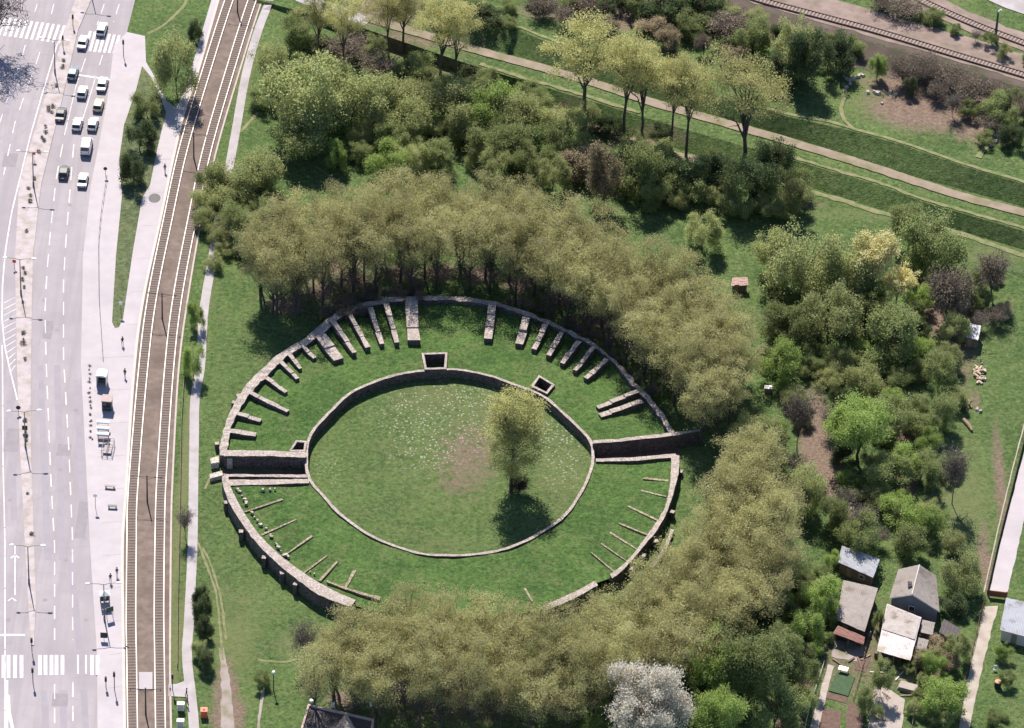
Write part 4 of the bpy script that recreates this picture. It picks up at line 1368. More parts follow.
PL = [
    # kind, base x, base y, height px, radius px, name, label, category
    ('vase', 318, 66, 78, 22, 'spreading_tree', 'dark forked tree nearest the tramway, at the start of the pale concrete path', 'tree'),
    ('vase', 343, 80, 84, 22, 'spreading_tree', 'tall forked tree just past the pale concrete path, thin trunk', 'tree'),
    ('vase', 388, 52, 62, 24, 'spreading_tree', 'pale khaki tree with forked trunk at the frame top, smaller of two', 'tree'),
    ('vase', 403, 50, 66, 24, 'spreading_tree', 'pale khaki tree touching its smaller forked neighbour at the frame top', 'tree'),
    ('vase', 441, 86, 88, 30, 'spreading_tree', 'big khaki tree with leaning double trunk above the green shrubs', 'tree'),
    ('vase', 455, 84, 80, 26, 'spreading_tree', 'khaki tree pressed against the big double-trunked one, beside the dirt road', 'tree'),
    ('vase', 583, 124, 100, 42, 'spreading_tree', 'widest pale khaki tree on the dike, crown across the dirt road', 'tree', 'trees along the dike'),
    ('vase', 624, 138, 102, 30, 'spreading_tree', 'pale khaki tree with paired trunks, next after the widest one', 'tree', 'trees along the dike'),
    ('vase', 640, 142, 98, 26, 'spreading_tree', 'khaki tree in the middle of the dike row, dark straight trunk', 'tree', 'trees along the dike'),
    ('vase', 671, 148, 92, 24, 'spreading_tree', 'slim khaki tree with a bare lower trunk, fourth along the dike', 'tree', 'trees along the dike'),
    ('vase', 686, 157, 96, 27, 'spreading_tree', 'khaki tree with forked trunk, fifth along the dike', 'tree', 'trees along the dike'),
    ('vase', 741, 172, 112, 42, 'spreading_tree', 'large pale khaki tree at the far end of the dike row, wide crown', 'tree', 'trees along the dike'),
    ('willow', 268, 92, 50, 21, 'shrub', 'rounded green shrub between the footpath and the dark forked tree', 'shrub'),
    ('green', 296, 52, 34, 20, 'shrub', 'dark green shrub at the pale concrete path, near the frame top', 'shrub'),
    ('dark', 322, 62, 22, 20, 'shrub', 'dark low shrub around the foot of the forked trees', 'shrub'),
    ('purple', 350, 66, 24, 22, 'shrub', 'brown twiggy shrub below the pale concrete path', 'shrub'),
    ('purple', 378, 84, 24, 16, 'shrub', 'purple-brown twiggy shrub behind the large willowy shrub', 'shrub'),
    ('green', 412, 88, 30, 24, 'shrub', 'green shrub under the khaki trees at the frame top', 'shrub'),
    ('willow', 312, 152, 88, 46, 'shrub', 'largest willowy green shrub, beside the footpath bend', 'shrub'),
    ('willow', 352, 140, 66, 36, 'shrub', 'tall willowy shrub merging with the largest one', 'shrub'),
    ('willow', 388, 142, 60, 32, 'shrub', 'olive-green willowy shrub in the middle of the shrub belt', 'shrub'),
    ('green', 300, 168, 48, 30, 'shrub', 'deep green shrub with a dark shaded base, front of the belt', 'shrub'),
    ('bright', 337, 174, 32, 11, 'shrub', 'small upright bright shrub standing alone on the grass', 'shrub'),
    ('willow', 405, 150, 44, 24, 'shrub', 'light green rounded shrub, front row of the belt', 'shrub'),
    ('bright', 390, 182, 38, 24, 'shrub', 'pale green round bush nearest the tree ring', 'shrub'),
    ('willow', 412, 182, 34, 20, 'shrub', 'whitish green bush beside the pale round bush', 'shrub'),
    ('green', 441, 180, 36, 20, 'shrub', 'mid green bush behind the middle of the tree ring', 'shrub'),
    ('willow', 432, 128, 44, 32, 'shrub', 'broad willowy shrub below the big double-trunked tree', 'shrub'),
    ('willow', 466, 142, 54, 34, 'shrub', 'bright willowy shrub right of the belt middle', 'shrub'),
    ('bright', 494, 140, 54, 26, 'shrub', 'fresh light green shrub with a pointed top in the belt', 'shrub'),
    ('green', 500, 174, 46, 30, 'shrub', 'dark based green shrub just behind the tree ring', 'shrub'),
    ('willow', 524, 146, 48, 28, 'shrub', 'greyish willowy shrub in the belt below the widest khaki tree', 'shrub'),
    ('green', 530, 182, 40, 22, 'shrub', 'rounded green bush tucked behind the tree ring top', 'shrub'),
    ('green', 566, 160, 40, 28, 'shrub', 'green shrub below the trunk of the widest khaki tree', 'shrub'),
    ('willow', 553, 198, 40, 17, 'shrub', 'feathery pale shrub rising just over the tree ring', 'shrub'),
    ('tan', 578, 184, 34, 18, 'shrub', 'tan-brown budding shrub between two green ones', 'shrub'),
    ('tan', 604, 210, 62, 16, 'shrub', 'upright tan budding shrub standing behind the tree ring', 'shrub'),
    ('green', 634, 206, 62, 26, 'shrub', 'tall green shrub beside the upright tan one', 'shrub'),
    ('green', 664, 188, 36, 24, 'shrub', 'green shrub in front of the dike row trunks', 'shrub'),
    ('green', 690, 206, 44, 28, 'shrub', 'wide dark based shrub below the fifth dike tree', 'shrub'),
    ('dark', 722, 196, 36, 22, 'shrub', 'dark shrub beside the large end tree of the dike row', 'shrub'),
    ('green', 752, 216, 56, 28, 'shrub', 'large deep green shrub under the end tree of the dike row', 'shrub'),
    ('dark', 776, 180, 40, 22, 'shrub', 'dark green shrub at the start of the light dike path', 'shrub'),
    ('willow', 796, 222, 40, 18, 'shrub', 'yellowish green shrub at the end of the dark shrub clump', 'shrub'),
    ('dark', 610, 140, 24, 14, 'shrub', 'small dark shrub between trunks of the dike row', 'shrub'),
    ('dark', 660, 146, 20, 14, 'shrub', 'small dark shrub beside the slim khaki tree', 'shrub'),
    ('green', 716, 178, 26, 16, 'shrub', 'small green shrub behind the large end tree', 'shrub'),
    ('dark', 478, 84, 18, 20, 'shrub', 'dark low shrub at the foot of the tree beside the dirt road', 'shrub'),
    ('willow', 232, 212, 44, 27, 'shrub', 'yellow-green spreading shrub overhanging the tram track and path', 'shrub'),
    ('willow', 258, 204, 50, 25, 'shrub', 'light green shrub next to the one overhanging the path', 'shrub'),
    ('green', 236, 246, 40, 19, 'shrub', 'green shrub with a deep shadow by the path, tree ring corner', 'shrub'),
    ('willow', 176, 103, 66, 23, 'shrub', 'large grey-green shrub between the pavement and the tram track', 'shrub'),
    ('dark', 196, 44, 26, 8, 'shrub', 'small dark shrub against the platform edge', 'shrub'),
    ('green', 147, 122, 30, 15, 'shrub', 'green bush on the wedge lawn, farthest of three in line', 'shrub'),
    ('dark', 140, 158, 34, 17, 'shrub', 'dark bush on the wedge lawn, middle of three', 'shrub'),
    ('dark', 134, 190, 36, 14, 'shrub', 'dark bush on the wedge lawn, nearest of three', 'shrub'),
    ('bright', 196, 332, 30, 9, 'shrub', 'small bright bush beside the footpath, farther of a pair', 'shrub'),
    ('bright', 193, 380, 36, 11, 'shrub', 'bright bush casting a round shadow over the footpath', 'shrub'),
    ('grey', 185, 538, 30, 10, 'bare_shrub', 'grey leafless shrub by the footpath opposite the passage blocks', 'shrub'),
    ('dark', 202, 610, 26, 9, 'shrub', 'dark evergreen bush beside the footpath, farthest of the dark row', 'shrub'),
    ('dark', 203, 624, 28, 10, 'shrub', 'dark evergreen bush in the middle of the row by the footpath', 'shrub'),
    ('dark', 204, 642, 26, 10, 'shrub', 'dark evergreen bush just before the olive one by the footpath', 'shrub'),
    ('willow', 200, 660, 20, 8, 'shrub', 'small olive bush at the near end of the dark row', 'shrub'),
    ('dark', 206, 672, 26, 10, 'shrub', 'nearest dark round bush beside the footpath crossing', 'shrub'),
    ('grey', 304, 664, 40, 17, 'bare_tree', 'small leafless grey tree at the end of the near tree ring', 'tree'),
    ('green', 262, 690, 18, 10, 'shrub', 'low green shrub beside the dark lamp post near the house', 'shrub'),
    # upper right
    ('dark', 622, 14, 26, 26, 'shrub', 'dark shrub at the frame top, above the widest khaki tree', 'shrub'),
    ('dark', 660, 26, 34, 26, 'shrub', 'dark shrub clump at the frame top between brown thickets', 'shrub'),
    ('green', 690, 42, 30, 22, 'shrub', 'green shrub above the middle of the dike row', 'shrub'),
    ('dark', 705, 22, 36, 24, 'shrub', 'dark tall shrub beside the rusty railway at the frame top', 'shrub'),
    ('purple', 730, 50, 30, 22, 'shrub', 'brown twiggy shrub below the rusty railway', 'shrub'),
    ('green', 752, 62, 40, 20, 'shrub', 'green shrub between brown twigs and the dark railway clump', 'shrub'),
    ('willow', 794, 84, 62, 22, 'shrub', 'tall green shrub below the rusty railway, lighter top', 'shrub'),
    ('dark', 806, 96, 64, 22, 'shrub', 'tall dark shrub in the clump below the rusty railway', 'shrub'),
    ('dark', 836, 82, 46, 20, 'shrub', 'dark shrub ending the clump by the small trail', 'shrub'),
    ('dark', 778, 92, 40, 18, 'shrub', 'dark low shrub at the near side of the railway clump', 'shrub'),
    ('bright', 877, 84, 30, 9, 'shrub', 'small upright bright bush on the brown railway slope', 'shrub'),
    ('purple', 902, 90, 26, 14, 'shrub', 'purple-brown thicket on the railway slope, first after the bright bush', 'thicket'),
    ('purple', 922, 84, 22, 18, 'shrub', 'purple-brown thicket in the middle of the railway slope', 'thicket'),
    ('purple', 948, 96, 24, 18, 'shrub', 'purple-brown thicket above the pale dry patch', 'thicket'),
    ('purple', 970, 110, 26, 18, 'shrub', 'purple-brown thicket at the end of the pale dry patch', 'thicket'),
    ('dark', 908, 98, 20, 8, 'shrub', 'small dark bush in the railway slope thicket', 'shrub'),
    ('green', 1000, 130, 34, 20, 'shrub', 'grey-green shrub at the frame edge below the rusty railway', 'shrub'),
    ('dark', 1012, 150, 26, 14, 'shrub', 'dark shrub at the frame edge beside the short trail', 'shrub'),
    ('green', 984, 148, 16, 10, 'shrub', 'small green bush beside the short trail on the dike crest', 'shrub'),
    ('purple', 905, 22, 18, 18, 'shrub', 'brown thicket between the two railways', 'thicket'),
    ('green', 930, 28, 18, 14, 'shrub', 'green bush between the two railways', 'shrub'),
    ('purple', 882, 14, 16, 14, 'shrub', 'brown thicket at the frame top between the two railways', 'thicket'),
    ('purple', 590, 16, 20, 20, 'shrub', 'brown thicket at the frame top above the dirt road', 'thicket'),
    ('willow', 540, 8, 20, 20, 'shrub', 'pale shrub at the frame top past the khaki trees', 'shrub'),
    ('dark', 482, 28, 20, 22, 'shrub', 'dark shrub above the dirt road beside the khaki trees', 'shrub'),
    # right side
    ('willow', 702, 258, 44, 20, 'shrub', 'thin grey-green shrub on the grass behind the tree ring', 'shrub'),
    ('willow', 770, 284, 52, 22, 'shrub', 'pale green shrub beside the small pink-roofed hut', 'shrub'),
    ('willow', 800, 316, 84, 38, 'shrub', 'largest light green shrub beyond the tree ring, willowy crown', 'shrub'),
    ('willow', 842, 306, 70, 36, 'shrub', 'light green shrub between the largest one and the yellow tree', 'shrub'),
    ('willow', 828, 356, 66, 32, 'shrub', 'rounded light green shrub in front of the largest one', 'shrub'),
    ('green', 785, 356, 52, 24, 'shrub', 'mid green shrub behind the bare grey tree', 'shrub'),
    ('bright', 780, 392, 46, 22, 'shrub', 'yellowish green shrub by the clearing next to the tree ring', 'shrub'),
    ('yellow', 872, 296, 62, 28, 'yellow_tree', 'yellow flowering tree with clumped crown, larger part of a pair', 'tree'),
    ('yellow', 896, 306, 40, 20, 'yellow_tree', 'lower yellow flowering tree right below its larger pair', 'tree'),
    ('green', 930, 284, 72, 34, 'shrub', 'large dark green shrub below the dike with a deep shadow', 'shrub'),
    ('tree_green', 908, 250, 44, 22, 'tree', 'green tree between the yellow tree and the dike path', 'tree'),
    ('green', 870, 328, 40, 20, 'shrub', 'green bush just under the yellow flowering trees', 'shrub'),
    ('green', 888, 376, 62, 36, 'shrub', 'broad grey-green shrub in the middle of the thickets', 'shrub'),
    ('purple', 944, 330, 52, 24, 'shrub', 'purple-brown leafless shrub behind the white-roofed hut', 'shrub'),
    ('green', 966, 312, 36, 18, 'shrub', 'green bush among brown twigs near the wire fence', 'shrub'),
    ('purple', 990, 304, 44, 14, 'shrub', 'brown twiggy shrub beside the wire fence corner', 'shrub'),
    ('willow', 952, 350, 34, 16, 'shrub', 'light green bush left of the white-roofed hut', 'shrub'),
    ('grey', 797, 452, 60, 18, 'bare_tree', 'leafless grey tree beside the bare pink clearing', 'tree'),
    ('tree_bright', 858, 462, 62, 36, 'tree', 'bright green leafy tree with a long dark trunk shadow', 'tree'),
    ('green', 896, 440, 46, 24, 'shrub', 'dark green shrub touching the bright leafy tree', 'shrub'),
    ('willow', 862, 402, 36, 20, 'shrub', 'grey-green bush behind the bright leafy tree', 'shrub'),
    ('green', 938, 398, 44, 20, 'shrub', 'green bush left of the pale stone pile', 'shrub'),
    ('green', 938, 434, 40, 18, 'shrub', 'green bush left of the brown timber heap', 'shrub'),
    ('bright', 928, 458, 30, 14, 'shrub', 'bright bush below the green ones near the timber heap', 'shrub'),
    ('green', 884, 498, 40, 24, 'shrub', 'dark green bush in the garden thicket behind the sheds', 'shrub'),
    ('green', 920, 492, 40, 20, 'shrub', 'green bush beside the leafless tree on the lawn', 'shrub'),
    ('grey', 952, 504, 56, 17, 'bare_tree', 'leafless forked tree on the lawn near the fenced lane', 'tree'),
    ('bright', 896, 536, 36, 24, 'shrub', 'bright yellow-green bush just behind the blue-roofed shed', 'shrub'),
    ('green', 858, 560, 44, 22, 'shrub', 'blue-green bush beside the blue-roofed shed', 'shrub'),
    ('green', 908, 560, 36, 22, 'shrub', 'green bush between the blue-roofed shed and the gabled house', 'shrub'),
    ('green', 830, 536, 40, 18, 'shrub', 'green bush at the edge of the near tree ring by the clearing', 'shrub'),
    ('willow', 806, 516, 56, 20, 'shrub', 'olive bush between the tree ring and the pink clearing', 'shrub'),
    ('willow', 766, 470, 52, 22, 'shrub', 'olive-yellow bush at the east end of the near ring', 'shrub'),
    ('willow', 744, 452, 38, 16, 'shrub', 'pale olive bush on the grass past the dark passage', 'shrub'),
    ('willow', 960, 600, 46, 21, 'shrub', 'round yellow-green bush right of the gabled house', 'shrub'),
    ('dark', 950, 620, 24, 16, 'shrub', 'dark bush at the corner of the gabled house', 'shrub'),
    ('willow', 950, 556, 26, 16, 'shrub', 'pale bush behind the gabled house', 'shrub'),
    ('bright', 820, 624, 46, 19, 'shrub', 'bright yellow-green bush left of the patched-roof shed', 'shrub'),
    ('bright', 806, 650, 40, 17, 'shrub', 'light green bush below the patched-roof shed', 'shrub'),
    ('green', 877, 632, 26, 6, 'shrub', 'narrow green bush between the two long shed roofs', 'shrub'),
    ('bright', 932, 678, 30, 12, 'shrub', 'bright green bush right of the white-roofed shelter', 'shrub'),
    ('bright', 942, 722, 40, 24, 'shrub', 'big bright bush beside the lane at the frame bottom', 'shrub'),
    ('green', 880, 700, 40, 12, 'shrub', 'slim green bush between the covered plot and the concrete patch', 'shrub'),
    ('green', 868, 722, 36, 14, 'shrub', 'green bush at the frame bottom by the garden path', 'shrub'),
    ('willow', 956, 666, 34, 14, 'shrub', 'pale green bush beside the rusty lane fence', 'shrub'),
    ('green', 800, 700, 40, 18, 'shrub', 'dark green bush at the edge of the vegetable plots', 'shrub'),
    ('white', 644, 758, 96, 45, 'blossom_tree', 'white blossoming tree at the frame bottom', 'tree'),
    ('bright', 600, 738, 30, 18, 'shrub', 'yellow-green bush left of the white blossoming tree', 'shrub'),
    ('tree_bright', 712, 700, 64, 32, 'tree', 'fresh green tree right of the white blossoming tree', 'tree'),
    ('tree_green', 748, 706, 76, 36, 'tree', 'dark green tree between the blossoming tree and the gardens', 'tree'),
    ('tree_bright', 718, 748, 60, 30, 'tree', 'bright leafy tree at the frame bottom past the white blossom', 'tree'),
    ('green', 774, 742, 60, 28, 'shrub', 'deep green shrub at the frame bottom before the plots', 'shrub'),
    ('tree_green', 776, 680, 56, 22, 'tree', 'shaded green tree at the edge of the near tree ring', 'tree'),
    ('bright', 1003, 662, 20, 9, 'shrub', 'small bright bush below the dark-roofed hut at the lane', 'shrub'),
    ('green', 1006, 690, 18, 9, 'shrub', 'little green bush beside the orange barrel', 'shrub'),
    ('green', 996, 728, 20, 13, 'shrub', 'blue-green bush right of the lane at the frame bottom', 'shrub'),
    ('bare', -3, 48, 64, 44, 'bare_tree', 'bare tree casting a branching shadow over the far carriageway', 'tree'),
    ('dark', 700, 700, 30, 18, 'shrub', 'dark undergrowth bush between the olive trees and the green tree', 'shrub'),
    ('willow', 740, 470, 30, 16, 'shrub', 'small pale bush at the end of the near tree ring', 'shrub'),
]
for row in PL:
    k, bx, by, hp, rp, nm, lab, cat = row[:8]
    nm = {'vase': 'spreading_tree'}.get(k, nm)
    plant_px(k, bx, by, hp, rp, nm, lab, cat, row[8] if len(row) > 8 else None)
def fill(poly, kinds, gap, rp, label, group, name='shrub', cat='shrub', avoid=()):
    done = [(r[1], r[2] - .4 * r[4], r[4]) for r in PL]
    xs2, ys2 = [p[0] for p in poly], [p[1] for p in poly]
    rng = random.Random(label)
    for _ in range(900):
        x, y = rng.uniform(min(xs2), max(xs2)), rng.uniform(min(ys2), max(ys2))
        n, ok = len(poly), False
        for i in range(n):
            (xa, ya), (xb, yb) = poly[i], poly[(i + 1) % n]
            if (ya > y) != (yb > y) and x < (xb - xa) * (y - ya) / (yb - ya) + xa:
                ok = not ok
        if not ok or any((x - a) ** 2 + ((y - c) * 1.5) ** 2 < max(gap, .62 * r) ** 2 for a, c, r in done):
            continue
        if any((x - a) ** 2 + (y - c) ** 2 < r * r for a, c, r in avoid):
            continue
        done.append((x, y, gap))
        r = rng.uniform(*rp)
        plant_px(rng.choice(kinds), x, y + .4 * r, r * rng.uniform(1.3, 2.1), r, name, label, cat, group)


fill([(775, 290), (900, 290), (955, 340), (950, 480), (930, 540), (890, 560), (835, 545), (800, 500), (770, 430), (765, 340)], ['willow', 'green', 'green', 'willow', 'bright', 'grey', 'dark'], 23, (11, 18),
     'small shrub filling the thicket between the tree ring and the lawn', 'shrubs of the eastern thicket', avoid=[(768, 391, 14), (815, 445, 22), (830, 475, 18), (905, 430, 8), (740, 285, 30)])
fill([(265, 50), (420, 60), (560, 108), (700, 160), (800, 190), (780, 222), (640, 215), (540, 190), (430, 178), (290, 170), (262, 110)], ['willow', 'green', 'willow', 'green', 'willow', 'green'], 22, (12, 19),
     'small shrub filling the green belt between the dike and the tree ring', 'shrubs of the green belt', avoid=[(330, 178, 16)])
fill([(690, 660), (760, 620), (800, 585), (815, 600), (800, 728), (690, 735)], ['green', 'dark', 'willow', 'green'], 24, (12, 19),
     'small shrub in the dark undergrowth between the near ring and the gardens', 'undergrowth shrubs by the gardens')
fill([(455, 5), (560, 0), (700, 0), (860, 55), (850, 70), (790, 88), (660, 48), (560, 26), (470, 30)], ['purple', 'dark', 'green', 'green', 'tan', 'willow'], 22, (9, 16),
     'small shrub of the brown and green thicket below the rusty railway', 'thicket below the railway', avoid=[(530, 30, 18)])
fill([(880, 72), (960, 92), (1040, 112), (1040, 150), (1000, 150), (960, 118), (900, 96)], ['purple', 'purple', 'grey', 'green'], 17, (8, 13),
     'low purple-brown scrub on the slope of the rusty railway', 'scrub on the railway slope')
fill([(322, 322), (345, 305), (385, 296), (420, 296), (420, 306), (388, 312), (350, 322), (332, 334)], ['purple', 'grey', 'purple'], 9, (6, 9),
     'low brown brushwood growing over the outer wall behind the stubs', 'brushwood on the outer wall')
fill([(500, 300), (560, 318), (620, 355), (660, 396), (650, 398), (610, 360), (550, 322), (500, 306)], ['purple', 'grey', 'purple'], 13, (5, 8),
     'low brown brushwood along the outer wall under the tree ring', 'brushwood on the outer wall')
fill([(870, 8), (930, 22), (990, 52), (1040, 72), (1040, 62), (960, 30), (900, 0)], ['purple', 'green', 'grey', 'willow'], 18, (6, 10),
     'low scrub in the strip between the two far railways', 'scrub between the railways')
fill([(200, 190), (262, 175), (268, 215), (240, 260), (214, 270)], ['willow', 'willow', 'green'], 15, (10, 15),
     'yellow-green shrub in the clump where the tree ring meets the footpath', 'shrubs by the footpath bend', avoid=[(212, 250, 8)])
fill([(940, 300), (1000, 280), (1006, 320), (985, 335), (950, 350)], ['purple', 'grey', 'green', 'tan'], 16, (8, 12),
     'brown twiggy shrub around the white-roofed hut and wire fence', 'twiggy shrubs by the wire fence', avoid=[(973, 335, 12)])
fill([(780, 590), (835, 560), (832, 640), (822, 660), (788, 670)], ['bright', 'willow', 'green'], 17, (8, 12),
     'small bright bush along the garden edge left of the sheds', 'bushes left of the sheds')
fill([(905, 655), (950, 650), (955, 728), (915, 728)], ['bright', 'willow', 'green', 'tan'], 15, (7, 11),
     'small garden bush between the pale shelter and the lane', 'garden bushes by the lane', avoid=[(908, 689, 12)])
LM = 'small dry brown shrub planted in the paved median between the carriageways'
for i in range(34):
    y = RND.choice([RND.uniform(55, 160), RND.uniform(165, 360), RND.uniform(360, 540)])
    xl = float(np.interp(y, [33, 110, 183, 260, 365, 450, 545], [64, 41, 19, 15, 17, 20, 25]))
    xr = float(np.interp(y, [30, 100, 185, 256, 365, 450, 545], [78, 62, 41, 33, 31, 31, 34]))
    p = P((xl + xr) / 2 + RND.uniform(-2, 2), y, .16)
    plant('tuft', p, RND.uniform(.25, .6), RND.uniform(.3, .6), 'dry_tuft', LM, 'tuft', 'dry shrubs in the median')
LM2 = 'small dry weed clump along the kerb beside the white tram shelter'
for i in range(18):
    y = 366 + i * 4.4
    p = P(float(np.interp(y, [366, 445], [89, 92])) + RND.uniform(-1.2, 1.2), y + RND.uniform(-2, 2), .13)
    plant('tuft', p, RND.uniform(.15, .3), RND.uniform(.2, .36), 'weed_clump', LM2, 'weed', 'weeds along the kerb')
for i, (x, y) in enumerate([(58, 62), (55, 66)]):
    pass

# ------------------------------------------------------------------ cars
def paint(name, c):
    mt, t, p = newmat(name)
    p.inputs['Base Color'].default_value = c4(c)
    p.inputs['Roughness'].default_value = .3
    p.inputs['Coat Weight'].default_value = .4
    return mt


def matte(c):
    mt = paint('dark_car_paint', c)
    mt.node_tree.nodes['Principled BSDF'].inputs['Coat Weight'].default_value = .1
    mt.node_tree.nodes['Principled BSDF'].inputs['Roughness'].default_value = .5
    return mt


PAINT = {'white': paint('white_car_paint', (.78, .75, .74)), 'black': matte((.02, .02, .024)), 'teal': paint('teal_car_paint', (.13, .20, .21)), 'tan': paint('beige_car_paint', (.55, .45, .27)), 'cream': paint('cream_car_paint', (.70, .66, .60))}


def section(b, xs_, half, zlo, zhi, mi=None, top_in=0.0):
    """closed hull from stations along x: half widths, low and high z"""
    vs, fs = [], []
    n = len(xs_)
    for i in range(n):
        hw = half[i]
        vs += [(xs_[i], -hw * .94, zlo[i]), (xs_[i], -hw, (zlo[i] * .6 + zhi[i] * .4)), (xs_[i], -hw * (1 - top_in), zhi[i]), (xs_[i], hw * (1 - top_in), zhi[i]), (xs_[i], hw, (zlo[i] * .6 + zhi[i] * .4)), (xs_[i], hw * .94, zlo[i])]
    for i in range(n - 1):
        for k in range(6):
            fs.append((i * 6 + k, i * 6 + (k + 1) % 6, i * 6 + 6 + (k + 1) % 6, i * 6 + 6 + k))
    fs += [tuple(range(5, -1, -1)), tuple(range((n - 1) * 6, n * 6))]
    b.add(vs, fs, mi)


def make_car(label, color, style, L=4.0, W=1.62, H=1.4):
    t = thing('parked_car' if False else 'car', label, 'car', (0, 0, 0), 0, 'cars waiting on the carriageway')
    h = L / 2
    belt = H * .6
    b = MB()
    if style == 'van':
        xs_ = [-h, -h + .05, -h + .3, h - .9, h - .35, h - .05, h]
        zh = [belt * .95, belt, belt, belt, belt * .92, belt * .8, belt * .6]
    elif style == 'hatch':
        xs_ = [-h, -h + .06, -h + .35, h - 1.2, h - .5, h - .08, h]
        zh = [belt * .8, belt, belt * 1.02, belt, belt * .92, belt * .8, belt * .55]
    else:
        xs_ = [-h, -h + .06, -h + .7, h - 1.2, h - .5, h - .08, h]
        zh = [belt * .8, belt * .95, belt, belt, belt * .92, belt * .8, belt * .55]
    section(b, xs_, [W * .44, W * .48, W * .5, W * .5, W * .49, W * .46, W * .42], [.32, .24, .2, .2, .2, .24, .32], zh, None, .06)
    body = fixn(b.build('body', PAINT[color], t, False))
    # glass house
    if style == 'van':
        g = [-h + .06, -h + .25, h - 1.3, h - .75]
    elif style == 'hatch':
        g = [-h + .14, -h + .55, h - 1.75, h - 1.15]
    else:
        g = [-h + .65, -h + 1.15, h - 1.85, h - 1.2]
    b = MB()
    zt, zb = H - .07, belt - .02
    k, kt = W * .465, W * .40
    vs = [(g[0], -k, zb), (g[0], k, zb), (g[1], -kt, zt), (g[1], kt, zt), (g[2], -kt, zt), (g[2], kt, zt), (g[3], -k, zb), (g[3], k, zb)]
    b.add(vs, [(0, 1, 3, 2), (2, 3, 5, 4), (4, 5, 7, 6), (0, 2, 4, 6), (1, 7, 5, 3), (0, 6, 7, 1)])
    fixn(b.build('window', M['glass'], t))
    b = MB()
    e = .05
    rx0, rx1 = g[1] - e, g[2] + e
    section(b, [rx0, rx0 + .15, rx1 - .15, rx1], [kt * .97, kt + .03, kt + .03, kt * .95], [zt - .02, zt - .03, zt - .03, zt - .02], [zt + .03, zt + .07, zt + .07, zt + .02], None, .1)
    for s in (-1, 1):            # pillars
        for (xa, xb) in ((g[0], g[1]), (g[3], g[2]), ((g[0] + g[3]) / 2, (g[1] + g[2]) / 2)):
            b.tube([(xa, s * (k + .005), zb), (xb, s * (kt + .005), zt)], .045, 4)
    if style == 'van':           # panelled rear sides
        for s in (-1, 1):
            b.add([(g[0], s * (k + .012), zb), (g[0] + 2.0, s * (k + .012), zb), (g[0] + 2.0, s * (kt + .012), zt), (g[1], s * (kt + .012), zt)], [(0, 1, 2, 3)])
    fixn(b.build('roof', PAINT[color], t))
    wb = MB()
    wb.tube([(0, -.09, 0), (0, .09, 0)], .29, 14, 0)
    wb.tube([(0, -.095, 0), (0, .095, 0)], .17, 10, 1)
    wm = wb.mesh('wheel', [M['tyre'], M['chrome']])
    for sx in (-h + .72, h - .72):
        for sy in (-1, 1):
            o = link('wheel', wm, t)
            o.location = (sx, sy * (W / 2 - .07), .29)
    for s in (-1, 1):
        b = MB()
        b.box((h - .05, s * W * .33, belt * .68), (.1, .26, .16))
        b.build('headlight', M['lamp_clear'], t)
        b = MB()
        b.box((-h + .02, s * W * .36, belt * .74), (.08, .2, .2))
        b.build('taillight', M['lamp_red'], t)
        b = MB()
        b.box((g[3] - .12, s * (W / 2 + .07), belt + .06), (.1, .14, .1))
        b.build('wing_mirror', PAINT[color], t)
    for x in (-h - .02, h + .0):
        b = MB()
        b.box((x, 0, .4), (.12, W * .92, .16))
        b.build('bumper', M['chrome'], t)
    b = MB()
    b.box((-h - .02, 0, .56), (.03, .5, .11))
    b.build('number_plate', M['white'], t)
    return t


CARS = [((102, 33), 'white', 'hatch', 4.1, 'white hatchback farthest up, just past the crossing'), ((83, 46), 'white', 'sedan', 4.2, 'white car with a dark rear standing on the crossing beside the median'),
        ((73, 77), 'teal', 'hatch', 3.9, 'dark teal hatchback by the median just before the crossing'), ((102.5, 88), 'cream', 'sedan', 4.3, 'cream saloon first at the stop line, nearest the pavement'),
        ((82.5, 96), 'white', 'hatch', 3.7, 'white hatchback first in the middle lane at the stop line'), ((98.5, 109), 'tan', 'hatch', 3.8, 'beige hatchback, the only sand-coloured car'),
        ((61, 118), 'black', 'sedan', 4.1, 'black saloon alongside the median under the lamp arm shadow'), ((77.5, 128), 'white', 'hatch', 3.8, 'white hatchback abreast of another white one, nearer the median'),
        ((93, 128), 'white', 'hatch', 3.8, 'white hatchback abreast of another white one, nearer the pavement'), ((86.5, 151), 'white', 'van', 4.5, 'white panel van at the end of the queue'),
        ((64, 176), 'black', 'hatch', 3.8, 'small black hatchback alone in the lane near the median'), ((83, 184), 'white', 'sedan', 4.1, 'white saloon last in line behind the van')]
for (x, y), col_, st, L, lab in CARS:
    t = make_car(lab, col_, st, L, 1.64 if st != 'van' else 1.8, 1.4 if st != 'van' else 2.0)
    p, q = P(x, y - 1.5, .035), P(x + (4.1 if y > 60 else 4.6) * (1 if y < 140 else .75), y - 16.5, .035)
    t.location = p
    t.rotation_euler = (0, 0, math.atan2(q.y - p.y, q.x - p.x))

# ------------------------------------------------------------------ poles
def lamp(label, px, h, rz, z=.16, arms=(2.1, 2.1)):
    p = P(*px, z)
    t = thing('street_lamp', label, 'street lamp', p, rz, 'double-armed street lamps')
    b = MB()
    b.tube([(0, 0, 0), (0, 0, h * .35), (0, 0, h)], [.13, .10, .065], 8)
    b.tube([(0, 0, 0), (0, 0, .9)], .17, 8)
    b.build('pole', M['pole'], t)
    for s, L in zip((-1, 1), arms):
        b = MB()
        b.tube([(0, 0, h - .15), (s * L * .4, 0, h + .12), (s * L, 0, h + .2)], .05, 6)
        b.build('arm', M['pole'], t)
        b = MB()
        section(b, [s * L - .1, s * L + s * .15, s * L + s * .55, s * L + s * .75][::1], [.08, .15, .15, .07], [h + .14] * 4, [h + .26, h + .34, h + .33, h + .24])
        fixn(b.build('lamp_head', M['white'], t))
    return t


